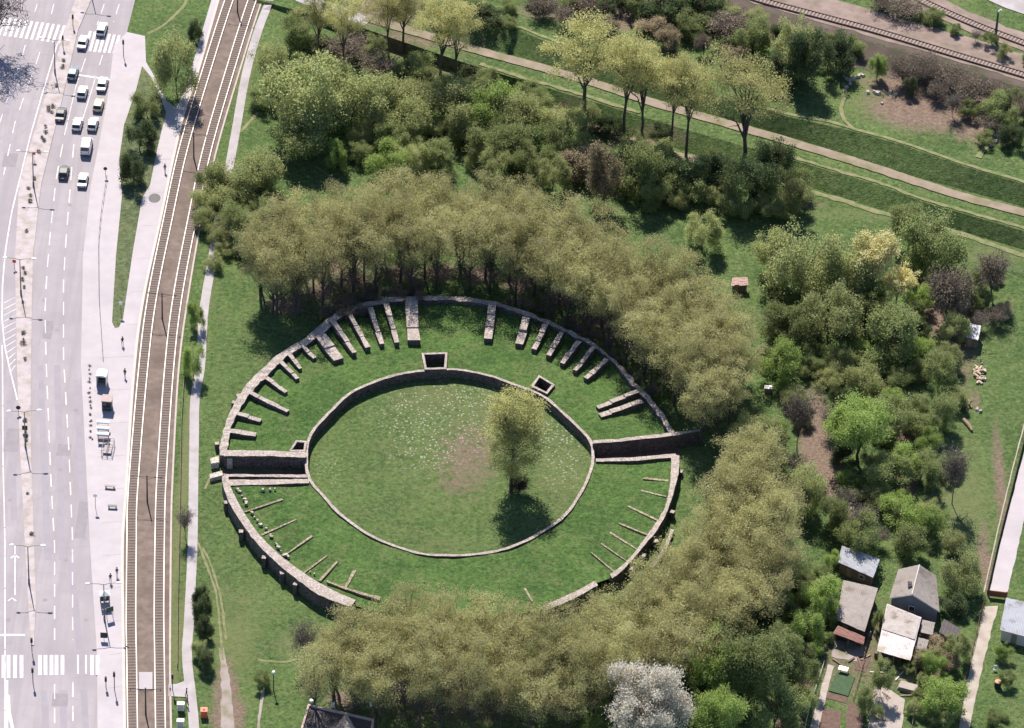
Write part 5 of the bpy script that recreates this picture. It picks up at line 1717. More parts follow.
lamp('double-armed street lamp in the median beside the queue, below the far crossing', (55, 73), 7.2, -.1)
lamp('double-armed street lamp at the frame top, above the far crossing', (91, -6), 7.2, -.1)
lamp('double-armed street lamp in the median abreast of the last cars', (33.5, 186), 7.2, 0)
lamp('double-armed street lamp in the median opposite the hatched lane', (21, 294), 7.4, 0)
lamp('double-armed street lamp in the median opposite the tram shelters', (25.5, 447), 7.4, .12)
lamp('double-armed street lamp in the median above the near crossing', (29, 583), 7.6, .05)
lamp('double-armed street lamp on the pavement beside the tram stop signs', (104.5, 620), 7.4, .12, .13)


def mast(label, px, h=5.6, rz=0.0, arm=2.6):
    t = thing('catenary_mast', label, 'mast', P(*px, .06), rz, 'overhead line masts between the tram tracks')
    b = MB()
    b.tube([(0, 0, 0), (0, 0, h)], [.15, .10], 6)
    b.build('pole', M['pole_dark'], t)
    for s in (-1, 1):
        b = MB()
        b.tube([(0, 0, h - .35), (s * arm, 0, h - .25)], .045, 5)
        b.tube([(0, 0, h - .9), (s * arm * .6, 0, h - .3)], .03, 4)
        b.build('arm', M['pole_dark'], t)
        b = MB()
        b.tube([(s * arm * .88, 0, h - .28), (s * arm * .88, 0, h - .62)], .06, 6)
        b.build('insulator', M['rust'], t)
    return t


for px, rz, lab in (((237.5, 12), -.22, 'overhead line mast farthest up the tramway, at the frame top'), ((193.8, 158), -.2, 'overhead line mast beside the nearest dark bush of the wedge lawn'), ((162.3, 319), -.1, 'overhead line mast opposite the tip of the wedge lawn'),
                    ((147.3, 502), -.04, 'overhead line mast opposite the entrance passage blocks'), ((145.8, 715), .02, 'overhead line mast just below the level crossing')):
    mast(lab, px, rz=rz)


def signal(label, px, h=3.4, z=.13, name='traffic_light', heads=1, col='black'):
    t = thing(name, label, 'traffic light', P(*px, z), 0, 'traffic lights at the crossings')
    b = MB()
    b.tube([(0, 0, 0), (0, 0, h)], .07, 6)
    b.build('pole', M['pole_dark'], t)
    b = MB()
    b.box((0, -.12, h - .45), (.34, .28, .95), 0, None, .95)
    hd = b.build('signal_head', M[col], t)
    for k in range(3):
        b = MB()
        b.tube([(0, -.26, h - .15 - k * .3), (0, -.34, h - .15 - k * .3)], .1, 8)
        b.build('lens', M[('lamp_red', 'tyre', 'green_paint')[k]], hd)
    return t


signal('traffic light on the pavement corner at the far crossing', (123.5, 56), 3.6)
signal('traffic light on the median corner before the far crossing', (63, 47), 2.6, .16)
signal('traffic light at the rounded end of the upper median', (73, 26), 2.6, .16)
signal('traffic light in the median just above the near crossing', (32, 652), 3.0, .16)
signal('traffic light in the median below the near crossing', (33, 683), 3.2, .05)
signal('traffic light on the pavement below the near crossing', (114.5, 690), 3.8)
signal('crossing signal on the path side of the tram tracks', (172.6, 690), 3.4, .1)
signal('short signal post at the pavement edge beside the near crossing', (106, 687), 2.2)


def post(label, px, h, top=None, z=.13, name='sign_post', cat='sign', face='white', shape='square', sz=.6):
    t = thing(name, label, cat, P(*px, z), 0)
    b = MB()
    b.tube([(0, 0, 0), (0, 0, h)], .045, 6)
    b.build('pole', M['pole'], t)
    b = MB()
    if shape == 'round':
        b.tube([(0, -.06, h - sz / 2), (0, -.1, h - sz / 2)], sz / 2, 16)
    else:
        b.box((0, -.08, h - sz / 2), (sz, .04, sz))
    b.build('sign_panel', M[face], t)
    return t


post('red sign panel on a post in the median near the last cars', (34, 160), 1.8, face='red', z=.16)
post('red sign panel on a post in the median opposite the hatched lane', (14.5, 268), 1.8, face='red', z=.05)
post('pale sign on a tall post at the tip of the wedge lawn', (121, 314), 2.6, face='white')
post('dark round sign on a post in the median opposite the shelters', (18.5, 413), 1.6, face='black', shape='round', z=.16, sz=.8)
post('dark round sign on a post beside the pavement near the wedge bushes', (105.5, 176), 2.0, face='black', shape='round', sz=.7)
post('dark square board on a post at the pavement edge near the crossing', (104, 640), 1.6, face='black', sz=1.1)
post('slim pale sign post at the pavement edge below the striped bench roofs', (95.5, 508), 3.0, face='white')
post('small dark square sign post in the median below the shelters', (25, 432), 1.4, face='black', z=.16, sz=.9)
# lamp post near the house, pole on the far railway
t = thing('lamp_post', 'dark lamp post with a white head near the dark-roofed house', 'lamp post', PZ(273.5, 690))
b = MB(); b.tube([(0, 0, 0), (0, 0, 3.4)], [.1, .07], 6); b.build('pole', M['pole_dark'], t)
b = MB(); b.tube([(0, 0, 3.35), (0, 0, 3.6), (0, 0, 3.85)], [.12, .32, .2], 10); b.build('lamp_head', M['white'], t)
t = thing('signal_pole', 'dark pole with a pale cap beside the farthest railway', 'pole', PZ(995, 41))
b = MB(); b.tube([(0, 0, 0), (0, 0, 6.5)], [.28, .16], 8); b.build('pole', M['green_paint'], t)
b = MB(); b.tube([(0, 0, 6.3), (.5, 0, 6.9)], .2, 6); b.build('lamp_head', M['white'], t)

# ------------------------------------------------------------------ people
def skin_figure(cloth, walk=.18):
    V = [(0, 0, .92), (0, 0, 1.15), (0, 0, 1.38), (0, 0, 1.5), (0, 0, 1.6), (0, .02, 1.72),
         (-.09, 0, .88), (-.1, walk, .48), (-.1, walk * .6, .07), (-.1, walk * .6 + .13, .04),
         (.09, 0, .88), (.1, -walk * .3, .48), (.1, -walk, .09), (.1, -walk + .13, .04),
         (-.19, 0, 1.4), (-.24, -.05, 1.13), (-.22, .05, .9), (.19, 0, 1.4), (.24, .07, 1.13), (.22, .16, .92)]
    E = [(0, 1), (1, 2), (2, 3), (3, 4), (4, 5), (0, 6), (6, 7), (7, 8), (8, 9), (0, 10), (10, 11), (11, 12), (12, 13), (2, 14), (14, 15), (15, 16), (2, 17), (17, 18), (18, 19)]
    R = [.15, .14, .15, .065, .1, .09, .095, .065, .045, .04, .095, .065, .045, .04, .07, .05, .035, .07, .05, .035]
    me = bpy.data.meshes.new('person')
    me.from_pydata(V, E, [])
    o = bpy.data.objects.new('person', me)
    COL.objects.link(o)
    md = o.modifiers.new('skin', 'SKIN')
    for i, r in enumerate(R):
        me.skin_vertices[0].data[i].radius = (r, r * .8)
        me.skin_vertices[0].data[i].use_root = i == 0
    sub = o.modifiers.new('sub', 'SUBSURF')
    sub.levels = sub.render_levels = 1
    bpy.context.view_layer.update()
    dg = bpy.context.evaluated_depsgraph_get()
    nm = bpy.data.meshes.new_from_object(o.evaluated_get(dg))
    bpy.data.objects.remove(o)
    nm.materials.clear()
    for mm in (M['skin'], M[cloth], M['cloth_dark']):
        nm.materials.append(mm)
    for pl in nm.polygons:
        z = pl.center.z
        pl.material_index = 0 if z > 1.47 or (abs(pl.center.x) > .17 and z < 1.0) else (1 if z > .9 else 2)
    return nm


FIG = {c: skin_figure(c) for c in ('cloth_dark', 'cloth_blue', 'cloth_red', 'cloth_light')}
hb = MB()
hb.tube([(0, -.02, 1.66), (0, -.02, 1.76), (0, -.02, 1.83), (0, -.02, 1.85)], [.115, .12, .08, .02], 10)
HAIR = hb.mesh('hair', M['hair'], True)
for (x, y), c, lab, rz in (((122.5, 345), 'cloth_dark', 'person in dark clothes walking below the tip of the wedge lawn', .3), ((125, 377), 'cloth_dark', 'person in dark clothes walking at the pavement edge beside the shelter', 2.8), ((110.5, 582), 'cloth_dark', 'person in dark clothes on the pavement, left one of two near the tram stop', .2),
                           ((117, 576), 'cloth_blue', 'person in blue top on the pavement, closer to the tram track of two', .1), ((165, 172), 'cloth_blue', 'person in blue top walking beside the platform edge by the dark bushes', 3.0), ((186.6, 697), 'cloth_dark', 'person in dark clothes on the footpath at the level crossing, farther one', 1.4),
                           ((187.2, 704), 'cloth_red', 'person in a red top on the footpath at the level crossing', 1.5), ((105.5, 603), 'cloth_light', 'person in a light top standing under the white tram stop canopy', 2)):
    t = link('person', FIG[c])
    t.location = P(x, y, .13)
    t.rotation_euler = (0, 0, rz)
    tag(t, lab, 'person', 'people on the pavements')
    link('hair', HAIR, t)

# ------------------------------------------------------------------ tram stop furniture
def quad_prism(px, z0, z1s, zref=None):
    b = MB()
    pts = [P(x, y, z) for (x, y), z in zip(px, z1s)]
    b.prism(pts, z0, [p.z for p in pts])
    return b


p = P(101.5, 386, .13)
t = thing('tram_shelter', 'white arched tram shelter with a dark open front', 'shelter', p, -.1)
for s in (-1, 1):
    b = MB()
    b.box((s * .8, 0.55, 1.05), (.08, 1.5, 2.1))
    b.build('side_panel', M['white'], t)
b = MB(); b.box((0, 1.3, 1.05), (1.52, .08, 2.1)); b.build('back_panel', M['green_paint'], t)
b = MB()
arc = [(math.cos(a) * .95, math.sin(a) * .38) for a in np.linspace(0, math.pi, 9)]
vs = [(x, -.35, 2.1 + z) for x, z in arc] + [(x, 1.5, 2.1 + z) for x, z in arc]
b.add(vs, [(i, i + 1, 10 + i, 9 + i) for i in range(8)] + [tuple(range(9)), tuple(range(17, 8, -1))])
fixn(b.build('roof', M['white'], t))
b = MB(); b.box((0, .95, .45), (1.4, .4, .06)); b.build('bench', M['wood'], t)
p = P(106.5, 411, .13)
t = thing('kiosk', 'small kiosk with a flat brownish roof and dark green front', 'kiosk', p, -.06)
b = MB(); b.box((0, .8, 1.0), (1.55, 1.5, 2.0)); b.build('body', M['green_paint'], t)
b = MB(); b.box((0, .8, 2.06), (1.75, 1.9, .12)); b.build('roof', surf('kiosk_roof', (.34, .27, .26), (.40, .32, .31), 1.4), t)
b = MB(); b.box((0, .03, 1.3), (1.2, .04, .6)); b.build('window', M['glass'], t)
b = MB(); b.box((0, -.1, .85), (1.3, .3, .05)); b.build('counter', M['chrome'], t)
for k, lab in enumerate(('white arched bench roof nearest the kiosk, of three', 'white arched bench roof, middle of three below the kiosk', 'white arched bench roof at the end of three, by the railing frame')):
    p = P(103.3, 428 + k * 6.0, .13)
    t = thing('covered_bench', lab, 'bench', p, -.02, 'covered benches at the tram stop')
    b = MB()
    arc = [(-.25 + math.sin(a) * .5, math.cos(a) * .45) for a in np.linspace(-1.1, 1.2, 7)]
    vs = [(-1.0, y, 1.25 + z) for y, z in arc] + [(1.0, y, 1.25 + z) for y, z in arc]
    b.add(vs, [(i, i + 1, 8 + i, 7 + i) for i in range(6)])
    b.build('canopy', M['white'], t)
    b = MB(); b.box((0, -.1, .42), (1.8, .35, .06)); b.build('seat', M['wood'], t)
    for s in (-.85, .85):
        b = MB(); b.box((s, -.1, .2), (.06, .3, .39)); b.build('leg', M['pole'], t)
        b = MB(); b.tube([(s, -.3, .4), (s, -.2, 1.65)], .04, 5); b.build('post', M['pole'], t)
p = P(106.5, 456, .13)
t = thing('railing_frame', 'grey open railing frame standing below the covered benches', 'railing', p, -.05)
b = MB()
for x in (-.85, 0, .85):
    b.tube([(x, 0, 0), (x, 0, 1.1)], .04, 5)
    b.tube([(x, 3.2, 0), (x, 3.2, 1.1)], .04, 5)
b.build('post', M['pole'], t)
b = MB()
for z in (.6, 1.1):
    for y in (0, 1.6, 3.2):
        b.tube([(-.85, y, z), (.85, y, z)], .035, 5)
    for x in (-.85, 0, .85):
        b.tube([(x, 0, z), (x, 3.2, z)], .035, 5)
b.build('rail', M['pole'], t)
b = MB(); b.box((0, 1.6, .3), (1.3, 2.6, .05)); b.build('panel', surf('grey_panel', (.34, .30, .31), (.40, .36, .37)), t)
p = P(105, 604, .13)
t = thing('stop_canopy', 'small white peaked canopy with a dark underside at the tram stop', 'canopy', p, .2)
b = MB()
b.add([(-.8, -.7, 2.2), (.8, -.7, 2.2), (.8, .7, 2.2), (-.8, .7, 2.2), (0, 0, 2.75)], [(0, 1, 4), (1, 2, 4), (2, 3, 4), (3, 0, 4), (3, 2, 1, 0)])
b.build('roof', M['white'], t)
for sx in (-.7, .7):
    for sy in (-.6, .6):
        b = MB(); b.tube([(sx, sy, 0), (sx, sy, 2.2)], .045, 5); b.build('post', M['pole_dark'], t)
b = MB(); b.box((0, .5, 1.0), (1.3, .08, 1.6)); b.build('panel', M['green_paint'], t)
p = P(110, 618, .13)
t = thing('notice_board', 'dark notice board on two legs beside the pavement street lamp', 'board', p, .5)
b = MB(); b.box((0, 0, 1.75), (1.2, .08, 1.0)); b.build('panel', M['green_paint'], t)
for s in (-.5, .5):
    b = MB(); b.tube([(s, .02, 0), (s, .02, 1.3)], .045, 5); b.build('leg', M['pole_dark'], t)
for (x, y), lab, L, rz in (((110, 488), 'low pale concrete bench across the pavement, farther of two below the railing', 1.7, -.05), ((112.5, 508), 'dark bench across the pavement, nearer of two below the railing', 1.5, 0)):
    t = thing('bench', lab, 'bench', P(x, y, .13), rz)
    b = MB(); b.box((0, 0, .46), (L, .5, .09)); b.build('seat', M['concrete' if 'pale' in lab else 'green_paint'], t)
    for s in (-1, 1):
        b = MB(); b.box((s * L * .38, 0, .205), (.14, .42, .41)); b.build('leg', M['pole'], t)
for (x, y), lab in (((180.8, 710), 'white equipment cabinet with a deep shadow by the level crossing, farther of two'), ((180.5, 727), 'white equipment cabinet at the frame bottom beside the tram track, nearer of two')):
    t = thing('equipment_cabinet', lab, 'cabinet', P(x, y, .05), 0, 'white cabinets by the crossing')
    b = MB(); b.box((0, 0, .7), (1.0, .6, 1.3)); b.build('body', M['white'], t)
    b = MB(); b.box((0, 0, 1.39), (1.12, .72, .07)); b.build('lid', M['white'], t)
    b = MB(); b.box((0, -.31, .68), (.86, .03, 1.1)); b.build('door', M['wall_pale'], t)
t = thing('bin', 'orange container standing on the grass beside the footpath at the frame bottom', 'container', P(204, 716, .03), .05)
b = MB(); b.box((0, 0, .65), (1.0, 1.0, 1.3), 0, None, .95); b.build('body', M['orange'], t)
b = MB(); b.box((0, 0, 1.34), (1.06, 1.06, .08)); b.build('lid', M['orange'], t)
b = MB(); b.box((0, -.1, 1.41), (.3, .3, .06)); b.build('flap', M['rust'], t)


def fence(name, label, px, h, mat, gap=3.0, rails=(.5, 1.0), pr=.05, rr=.025, z=None, cat='fence', solid=None):
    pts = [(PZ(x, y) if z is None else P(x, y, z)) for x, y in px]
    L = sum((pts[i + 1] - pts[i]).length for i in range(len(pts) - 1))
    q = resample(pts, max(3, int(L / gap) + 1))
    o0 = q[0].copy()
    t = thing(name, label, cat, o0)
    q = [a - o0 for a in q]
    pb = MB()
    pb.tube([(0, 0, 0), (0, 0, h)], pr, 5)
    pm = pb.mesh('post', M[mat])
    for a in q[:100]:
        o = link('post', pm, t)
        o.location = a
    b = MB()
    for r in rails:
        b.tube([a + Vector((0, 0, r * h)) for a in q], rr, 4)
    b.build('rail', M[mat], t)
    if solid:
        b = MB()
        for a, c in zip(q, q[1:]):
            d = (c - a)
            n = Vector((-d.y, d.x, 0)).normalized() * .05
            b.add([a + n, c + n, c + n + Vector((0, 0, h * .92)), a + n + Vector((0, 0, h * .92)), a - n, c - n, c - n + Vector((0, 0, h * .92)), a - n + Vector((0, 0, h * .92))], [(0, 1, 2, 3), (7, 6, 5, 4), (3, 2, 6, 7), (0, 3, 7, 4), (1, 5, 6, 2)])
        fixn(b.build('panel', M[solid], t))
    return t


fence('guard_railing', 'long thin dark guard railing along the pavement kerb beside the queue', [(107, 178), (101, 215), (98.5, 245), (99, 300), (103, 360)], .7, 'pole', 2.4, (1.0,), .035, .03, .13, 'railing')
fence('rail_fence', 'low weathered fence between the tram track and the footpath', [(184.5, 372), (181.5, 420), (180.5, 480), (179.5, 540), (178, 600), (177.5, 668)], .9, 'wood', 2.6, (.55, .95), .05, .03)
fence('wire_fence', 'pale wire fence on thin posts below the dike', [(984, 260), (1000, 266), (1040, 281)], 1.3, 'wall_pale', 2.2, (.4, .9), .05, .03)
fence('lane_fence', 'dark board fence with a pale base along the fenced lane', [(1034, 405), (1022, 450), (1010, 498), (998, 545), (987, 594)], .85, 'wall_dark', 2.5, (.95,), .06, .04, None, 'fence', 'wall_dark')
fence('lane_fence', 'low rusty fence along the lane beside the garden sheds', [(983, 606), (975, 640), (966, 675), (959, 715), (955, 740)], .9, 'rust', 2.2, (.5, .95), .05, .04)

# lane
poly_sheet('lane', [(1036, 405), (1024, 452), (1012, 498), (1000, 545), (989, 593), (1007, 594), (1019, 543), (1034, 470), (1050, 400)], .05, M['pave'], jit=.08)
M['lane'] = surf('beige_lane', (.33, .285, .25), (.39, .345, .305), .6, .95, .2, 8, (.26, .22, .18), .4)
poly_sheet('lane', [(984, 606), (974, 650), (964, 692), (958, 740), (966, 745), (975, 702), (987, 648), (998, 606)], .05, M['lane'], jit=.12)
trail('kerb_strip', [(1030, 404), (1017, 452), (1005, 500), (994, 547), (984, 592)], .2, M['concrete'], .04, .03)
t = thing('gate', 'brown rusty gate across the lane between the sheds and the lawn', 'gate', PZ(997.5, 598), -.12)
b = MB(); b.box((0, 0, .75), (2.7, .1, 1.0)); b.build('panel', M['rust'], t)
for s in (-1.4, 1.4):
    b = MB(); b.box((s, 0, .75), (.2, .2, 1.5)); b.build('post', M['rust'], t)
b = MB(); b.box((0, 0, 1.35), (2.6, .08, .1)); b.build('rail', M['rust'], t)

# ------------------------------------------------------------------ sheds and houses
def uvroof(b, me):
    pass


def shed(name, label, cat, corners, wall, roof, thick=.1, inset=.25, open_front=False, door=True, window=False):
    """corners: (px, py, z of the eave there) far-left, far-right, near-right, near-left"""
    q = [P(x, y, z) for x, y, z in corners]
    c = sum(q, Vector()) / 4
    org = Vector((c.x, c.y, 0))
    t = thing(name, label, cat, org)
    q = [p - org for p in q]
    c = c - org
    # roof slab with its own uv (ribs run down the slope)
    vs = [tuple(p) for p in q] + [(p.x, p.y, p.z - thick) for p in q]
    n = 8
    b = MB()
    grid = []
    for i in range(n + 1):
        for j in range(n + 1):
            a = q[0].lerp(q[1], i / n)
            e = q[3].lerp(q[2], i / n)
            p = a.lerp(e, j / n) + Vector((RND.uniform(-.04, .04), RND.uniform(-.04, .04), RND.uniform(-.035, .035)))
            grid.append(p)
    for p in grid:
        b.v.append(tuple(p))
    for p in grid:
        b.v.append((p.x, p.y, p.z - thick))
    N1 = n + 1
    off = N1 * N1
    for i in range(n):
        for j in range(n):
            a = i * N1 + j
            b.f.append([a, a + 1, a + N1 + 1, a + N1])
            b.f.append([off + a, off + a + N1, off + a + N1 + 1, off + a + 1])
            b.mi += [0, 0]
    def edge(f):
        for k in range(n):
            a, e = f(k), f(k + 1)
            b.f.append([a, e, off + e, off + a])
            b.mi.append(0)
    edge(lambda k: k); edge(lambda k: n * N1 + k); edge(lambda k: k * N1); edge(lambda k: k * N1 + n)
    me = b.mesh('roof', M[roof])
    uv = me.uv_layers.new(name='uv')
    L01, L03 = (q[1] - q[0]).length, (q[3] - q[0]).length
    for lp in me.loops:
        k = lp.vertex_index % off
        uv.data[lp.index].uv = ((k // N1) / n * L01 * .25, (k % N1) / n * L03 * .25)
    fixn(link('roof', me, t))
    w_ = []
    for p in q:
        d = Vector((c.x - p.x, c.y - p.y, 0)).normalized()
        w_.append(p + d * inset * 1.4)
    if not open_front:
        b = MB()
        b.prism([(p.x, p.y) for p in w_], -.1, [p.z - thick - .01 for p in w_])
        fixn(b.build('wall', M[wall], t))
        a, e = w_[3], w_[2]
        u = (e - a)
        u.z = 0
        L = u.length
        u.normalize()
        nrm = Vector((u.y, -u.x, 0))
        rz = math.atan2(u.y, u.x)
        if door:
            p = a + u * L * .3 + nrm * .04
            b = MB(); b.box((p.x, p.y, .95), (.85, .06, 1.8), rz); dr = b.build('door', M['wood'], t)
            b = MB(); h_ = p + u * .32 + nrm * .06; b.box((h_.x, h_.y, .95), (.1, .06, .06), rz); b.build('handle', M['pole'], dr)
        if window:
            p = a + u * L * .7 + nrm * .04
            b = MB(); b.box((p.x, p.y, 1.3), (.95, .06, .75), rz); wn = b.build('window', M['white'], t)
            p = p + nrm * .02
            b = MB(); b.box((p.x, p.y, 1.3), (.8, .06, .6), rz); b.build('pane', M['glass'], wn)
    else:
        b = MB()
        for i, j in ((0, 1), (0, 3)):
            a, e = w_[i], w_[j]
            if j == 3:
                e = a.lerp(e, .7)
            d = (e - a); d.z = 0
            nn = Vector((-d.y, d.x, 0)).normalized() * .06
            b.add([(a.x + nn.x, a.y + nn.y, -.1), (e.x + nn.x, e.y + nn.y, -.1), (e.x + nn.x, e.y + nn.y, e.z - thick - .06), (a.x + nn.x, a.y + nn.y, a.z - thick - .06), (a.x - nn.x, a.y - nn.y, -.1), (e.x - nn.x, e.y - nn.y, -.1), (e.x - nn.x, e.y - nn.y, e.z - thick - .06), (a.x - nn.x, a.y - nn.y, a.z - thick - .06)],
                  [(0, 1, 2, 3), (7, 6, 5, 4), (3, 2, 6, 7), (0, 3, 7, 4), (1, 5, 6, 2)])
        fixn(b.build('wall', M[wall], t))
        for p in (w_[2], w_[3], w_[3].lerp(w_[2], .5)):
            b = MB(); b.tube([(p.x, p.y, 0), (p.x, p.y, p.z - thick - .02)], .07, 6); b.build('post', M['wood'], t)
    return t


shed('shed', 'wooden shed with a streaked blue-grey sheet roof', 'shed', [(842, 545.5, 2.9), (880, 559, 2.9), (873, 577.5, 2.3), (838, 562, 2.3)], 'wall_brown', 'roof_blue', window=True)
shed('shed', 'long shed with a patched grey felt roof behind the rusty awning', 'shed', [(843.5, 580, 2.7), (878, 588, 2.7), (864.5, 632, 2.5), (836.5, 619.5, 2.5)], 'wall_dark', 'roof_grey')
shed('awning', 'rusty red sheet awning in front of the patched felt roof', 'awning', [(838, 625.5, 2.25), (865, 637, 2.25), (863.5, 644.5, 1.9), (833, 633, 1.9)], 'wall_dark', 'roof_rust', .05, .2, True)
shed('shelter', 'open shelter on posts with a pale sheet roof, whitest on its lower half', 'shelter', [(887, 603.5, 2.9), (921.5, 617.5, 2.9), (910.5, 660.5, 2.5), (877, 651, 2.5)], 'wall_brown', 'roof_pale', .08, .25, True)
pb_ = bpy.data.objects[[o.name for o in bpy.data.objects if o.get('category') == 'shelter' and 'pale sheet' in o.get('label', '')][0]]
b = MB()
qq = [P(*a) - pb_.location for a in ((887.5, 604.5, 2.96), (920.5, 618, 2.96), (914.8, 639.5, 2.8), (882, 629, 2.8))]
b.add(qq, [(3, 2, 1, 0)])
fixn(b.build('roof_felt', roof_mat('stained_felt', (.26, .225, .21), (.42, .375, .36), 3, (.17, .13, .11)), pb_))
shed('shed', 'small lean-to with a grey roof beside the pale shelter, farther of two', 'shed', [(922.5, 619.5, 2.1), (935, 622.5, 2.1), (932.5, 635, 1.9), (920, 632, 1.9)], 'wall_brown', 'roof_grey', .07, .12, door=False)
shed('shed', 'small lean-to with a grey roof beside the pale shelter, nearer of two', 'shed', [(917.5, 637, 2.0), (929, 640, 2.0), (925.5, 652, 1.8), (914.5, 648, 1.8)], 'wall_dark', 'roof_grey', .07, .12, door=False)
shed('shed', 'dark shed with pale gable edges half hidden by bushes', 'shed', [(944, 619, 2.2), (961, 629, 2.2), (955, 642, 1.8), (939, 632, 1.8)], 'wall_dark', 'roof_dark', .12, .15)
shed('hut', 'hut with a blue-grey sheet roof beside the lane at the frame edge', 'hut', [(1006, 597.5, 2.8), (1050, 607, 2.8), (1046, 642, 2.3), (1000, 630, 2.3)], 'wall_pale', 'roof_blue', window=True)
shed('hut', 'small hut with a bright white roof among brown bushes', 'hut', [(968.5, 323, 2.4), (981, 325.5, 2.4), (978.5, 340, 2.1), (966, 337, 2.1)], 'wall_brown', 'roof_white', .08, .12, door=True)
shed('hut', 'tiny hut with a pinkish tiled roof at the edge of the tree ring', 'hut', [(732.5, 277.5, 2.1), (747.5, 277, 2.1), (748.5, 285, 1.7), (731, 286, 1.7)], 'wall_brown', 'roof_pink', .12, .2)
# gabled house
t = thing('house', 'house with a grey slate gable roof and a blue-grey gable wall', 'house', (0, 0, 0))
r0, r1 = P(919.5, 565, 4.6), P(912, 594.6, 4.6)
l0, l1 = P(898.5, 569.5, 2.9), P(889.5, 598, 2.9)
e0, e1 = P(936, 576, 2.7), P(939.5, 612, 2.7)
for a, bq in (((l0, r0, r1, l1), 0), ((r0, e0, e1, r1), 1)):
    b = MB()
    n = 8
    for i in range(n + 1):
        for j in range(n + 1):
            p = a[0].lerp(a[1], i / n).lerp(a[3].lerp(a[2], i / n), j / n) + Vector((0, 0, RND.uniform(-.03, .03)))
            b.v.append(tuple(p))
    for i in range(n):
        for j in range(n):
            k = i * (n + 1) + j
            b.f.append([k, k + 1, k + n + 2, k + n + 1]); b.mi.append(0)
    me = b.mesh('roof', M['roof_tile'])
    uv = me.uv_layers.new(name='uv')
    for lp in me.loops:
        k = lp.vertex_index
        uv.data[lp.index].uv = ((k % 9) / 8 * 1.6, (k // 9) / 8 * 1.0)
    o = link('roof', me, t)
    md = o.modifiers.new('thick', 'SOLIDIFY'); md.thickness = .12; md.offset = 0
b = MB()
ins = lambda p, q, k: Vector((p.x + (q.x - p.x) * k, p.y + (q.y - p.y) * k, 0))
A_, B_, C_, D_ = ins(l0, e1, .05), ins(e0, l1, .05), ins(e1, l0, .05), ins(l1, e0, .05)
rz0, rz1 = ins(r0, r1, .06), ins(r1, r0, .06)
vs = []
for p, z in ((A_, 2.85), (rz0, 4.4), (B_, 2.6), (C_, 2.6), (rz1, 4.4), (D_, 2.85)):
    vs += [(p.x, p.y, -.1), (p.x, p.y, z - .12)]
b.add(vs, [(0, 1, 3, 2), (2, 3, 5, 4), (4, 5, 7, 6), (6, 7, 9, 8), (8, 9, 11, 10), (10, 11, 1, 0)])
fixn(b.build('wall', M['wall_blue'], t))
b = MB()
for a, c in ((r1, l1), (r1, e1)):
    b.tube([a + Vector((0, -.05, -.03)), c + Vector((0, -.05, -.03))], .09, 4)
b.build('verge_board', M['wall_pale'], t)
b = MB(); b.tube([r0 + Vector((0, 0, .04)), r1 + Vector((0, 0, .04))], .1, 6); b.build('ridge', M['wall_pale'], t)
b = MB(); cp = P(909.5, 586, 4.3); b.box((cp.x, cp.y, 4.3), (.55, .55, 1.2)); ch = b.build('chimney', M['wall_pale'], t)
b = MB(); b.box((cp.x, cp.y, 4.93), (.68, .68, .1)); b.build('cap', M['wall_dark'], ch)
gp = D_.lerp(C_, .45)
gd = (C_ - D_); grz = math.atan2(gd.y, gd.x)
b = MB(); b.box((gp.x, gp.y, 1.6), (1.0, .12, 1.0), grz); wn = b.build('window', M['white'], t)
b = MB(); b.box((gp.x + .02, gp.y - .04, 1.6), (.84, .12, .84), grz); b.build('pane', M['glass'], wn)
# house at the frame bottom
t = thing('house', 'house with a flat dark roof and pale parapet at the frame bottom', 'house', (0, 0, 0))
q = [P(308, 704, 4), P(374, 719, 4), P(366, 768, 4), P(294, 752, 4)]
b = MB(); b.prism([(p.x, p.y) for p in q], -.1, 3.6); fixn(b.build('wall', M['wall_pink'], t))
c = sum(q, Vector()) / 4
iq = [p.lerp(c, .05) for p in q]
b = MB(); b.prism([(p.x, p.y) for p in iq], 3.603, 3.72); fixn(b.build('roof', M['roof_dark'], t))
b = MB()
for i in range(4):
    a, e, ia, ie = q[i], q[(i + 1) % 4], q[i].lerp(c, .055), q[(i + 1) % 4].lerp(c, .055)
    wall2(b, [a, e], [ia, ie], 3.604, 4.05, .02, .0)
fixn(b.build('parapet', [M['wall_pink'], M['wall_pink']], t))
b = MB()
a0, a1, a2, a3 = P(329, 736, 3.8), P(346, 713, 5.0), P(360, 735, 3.8), P(338, 750, 5.0)
b.add([a0, a1, a2, P(352, 760, 3.8), P(338, 745, 5.0), P(322, 760, 3.8)], [(0, 1, 4, 5), (1, 2, 3, 4), (5, 4, 3), (2, 1, 0), (0, 5, 3, 2)])
fixn(b.build('dormer', M['roof_grey'], t))
for x, y in ((311.5, 700.5), (333, 704), (371, 703)):
    b = MB(); p = P(x, y + 3, 4); b.box((p.x, p.y, 4.35), (.4, .4, .65)); ch = b.build('chimney', M['wall_pale'], t)
    b = MB(); b.box((p.x, p.y, 4.7), (.5, .5, .06)); b.build('cap', M['white'], ch)
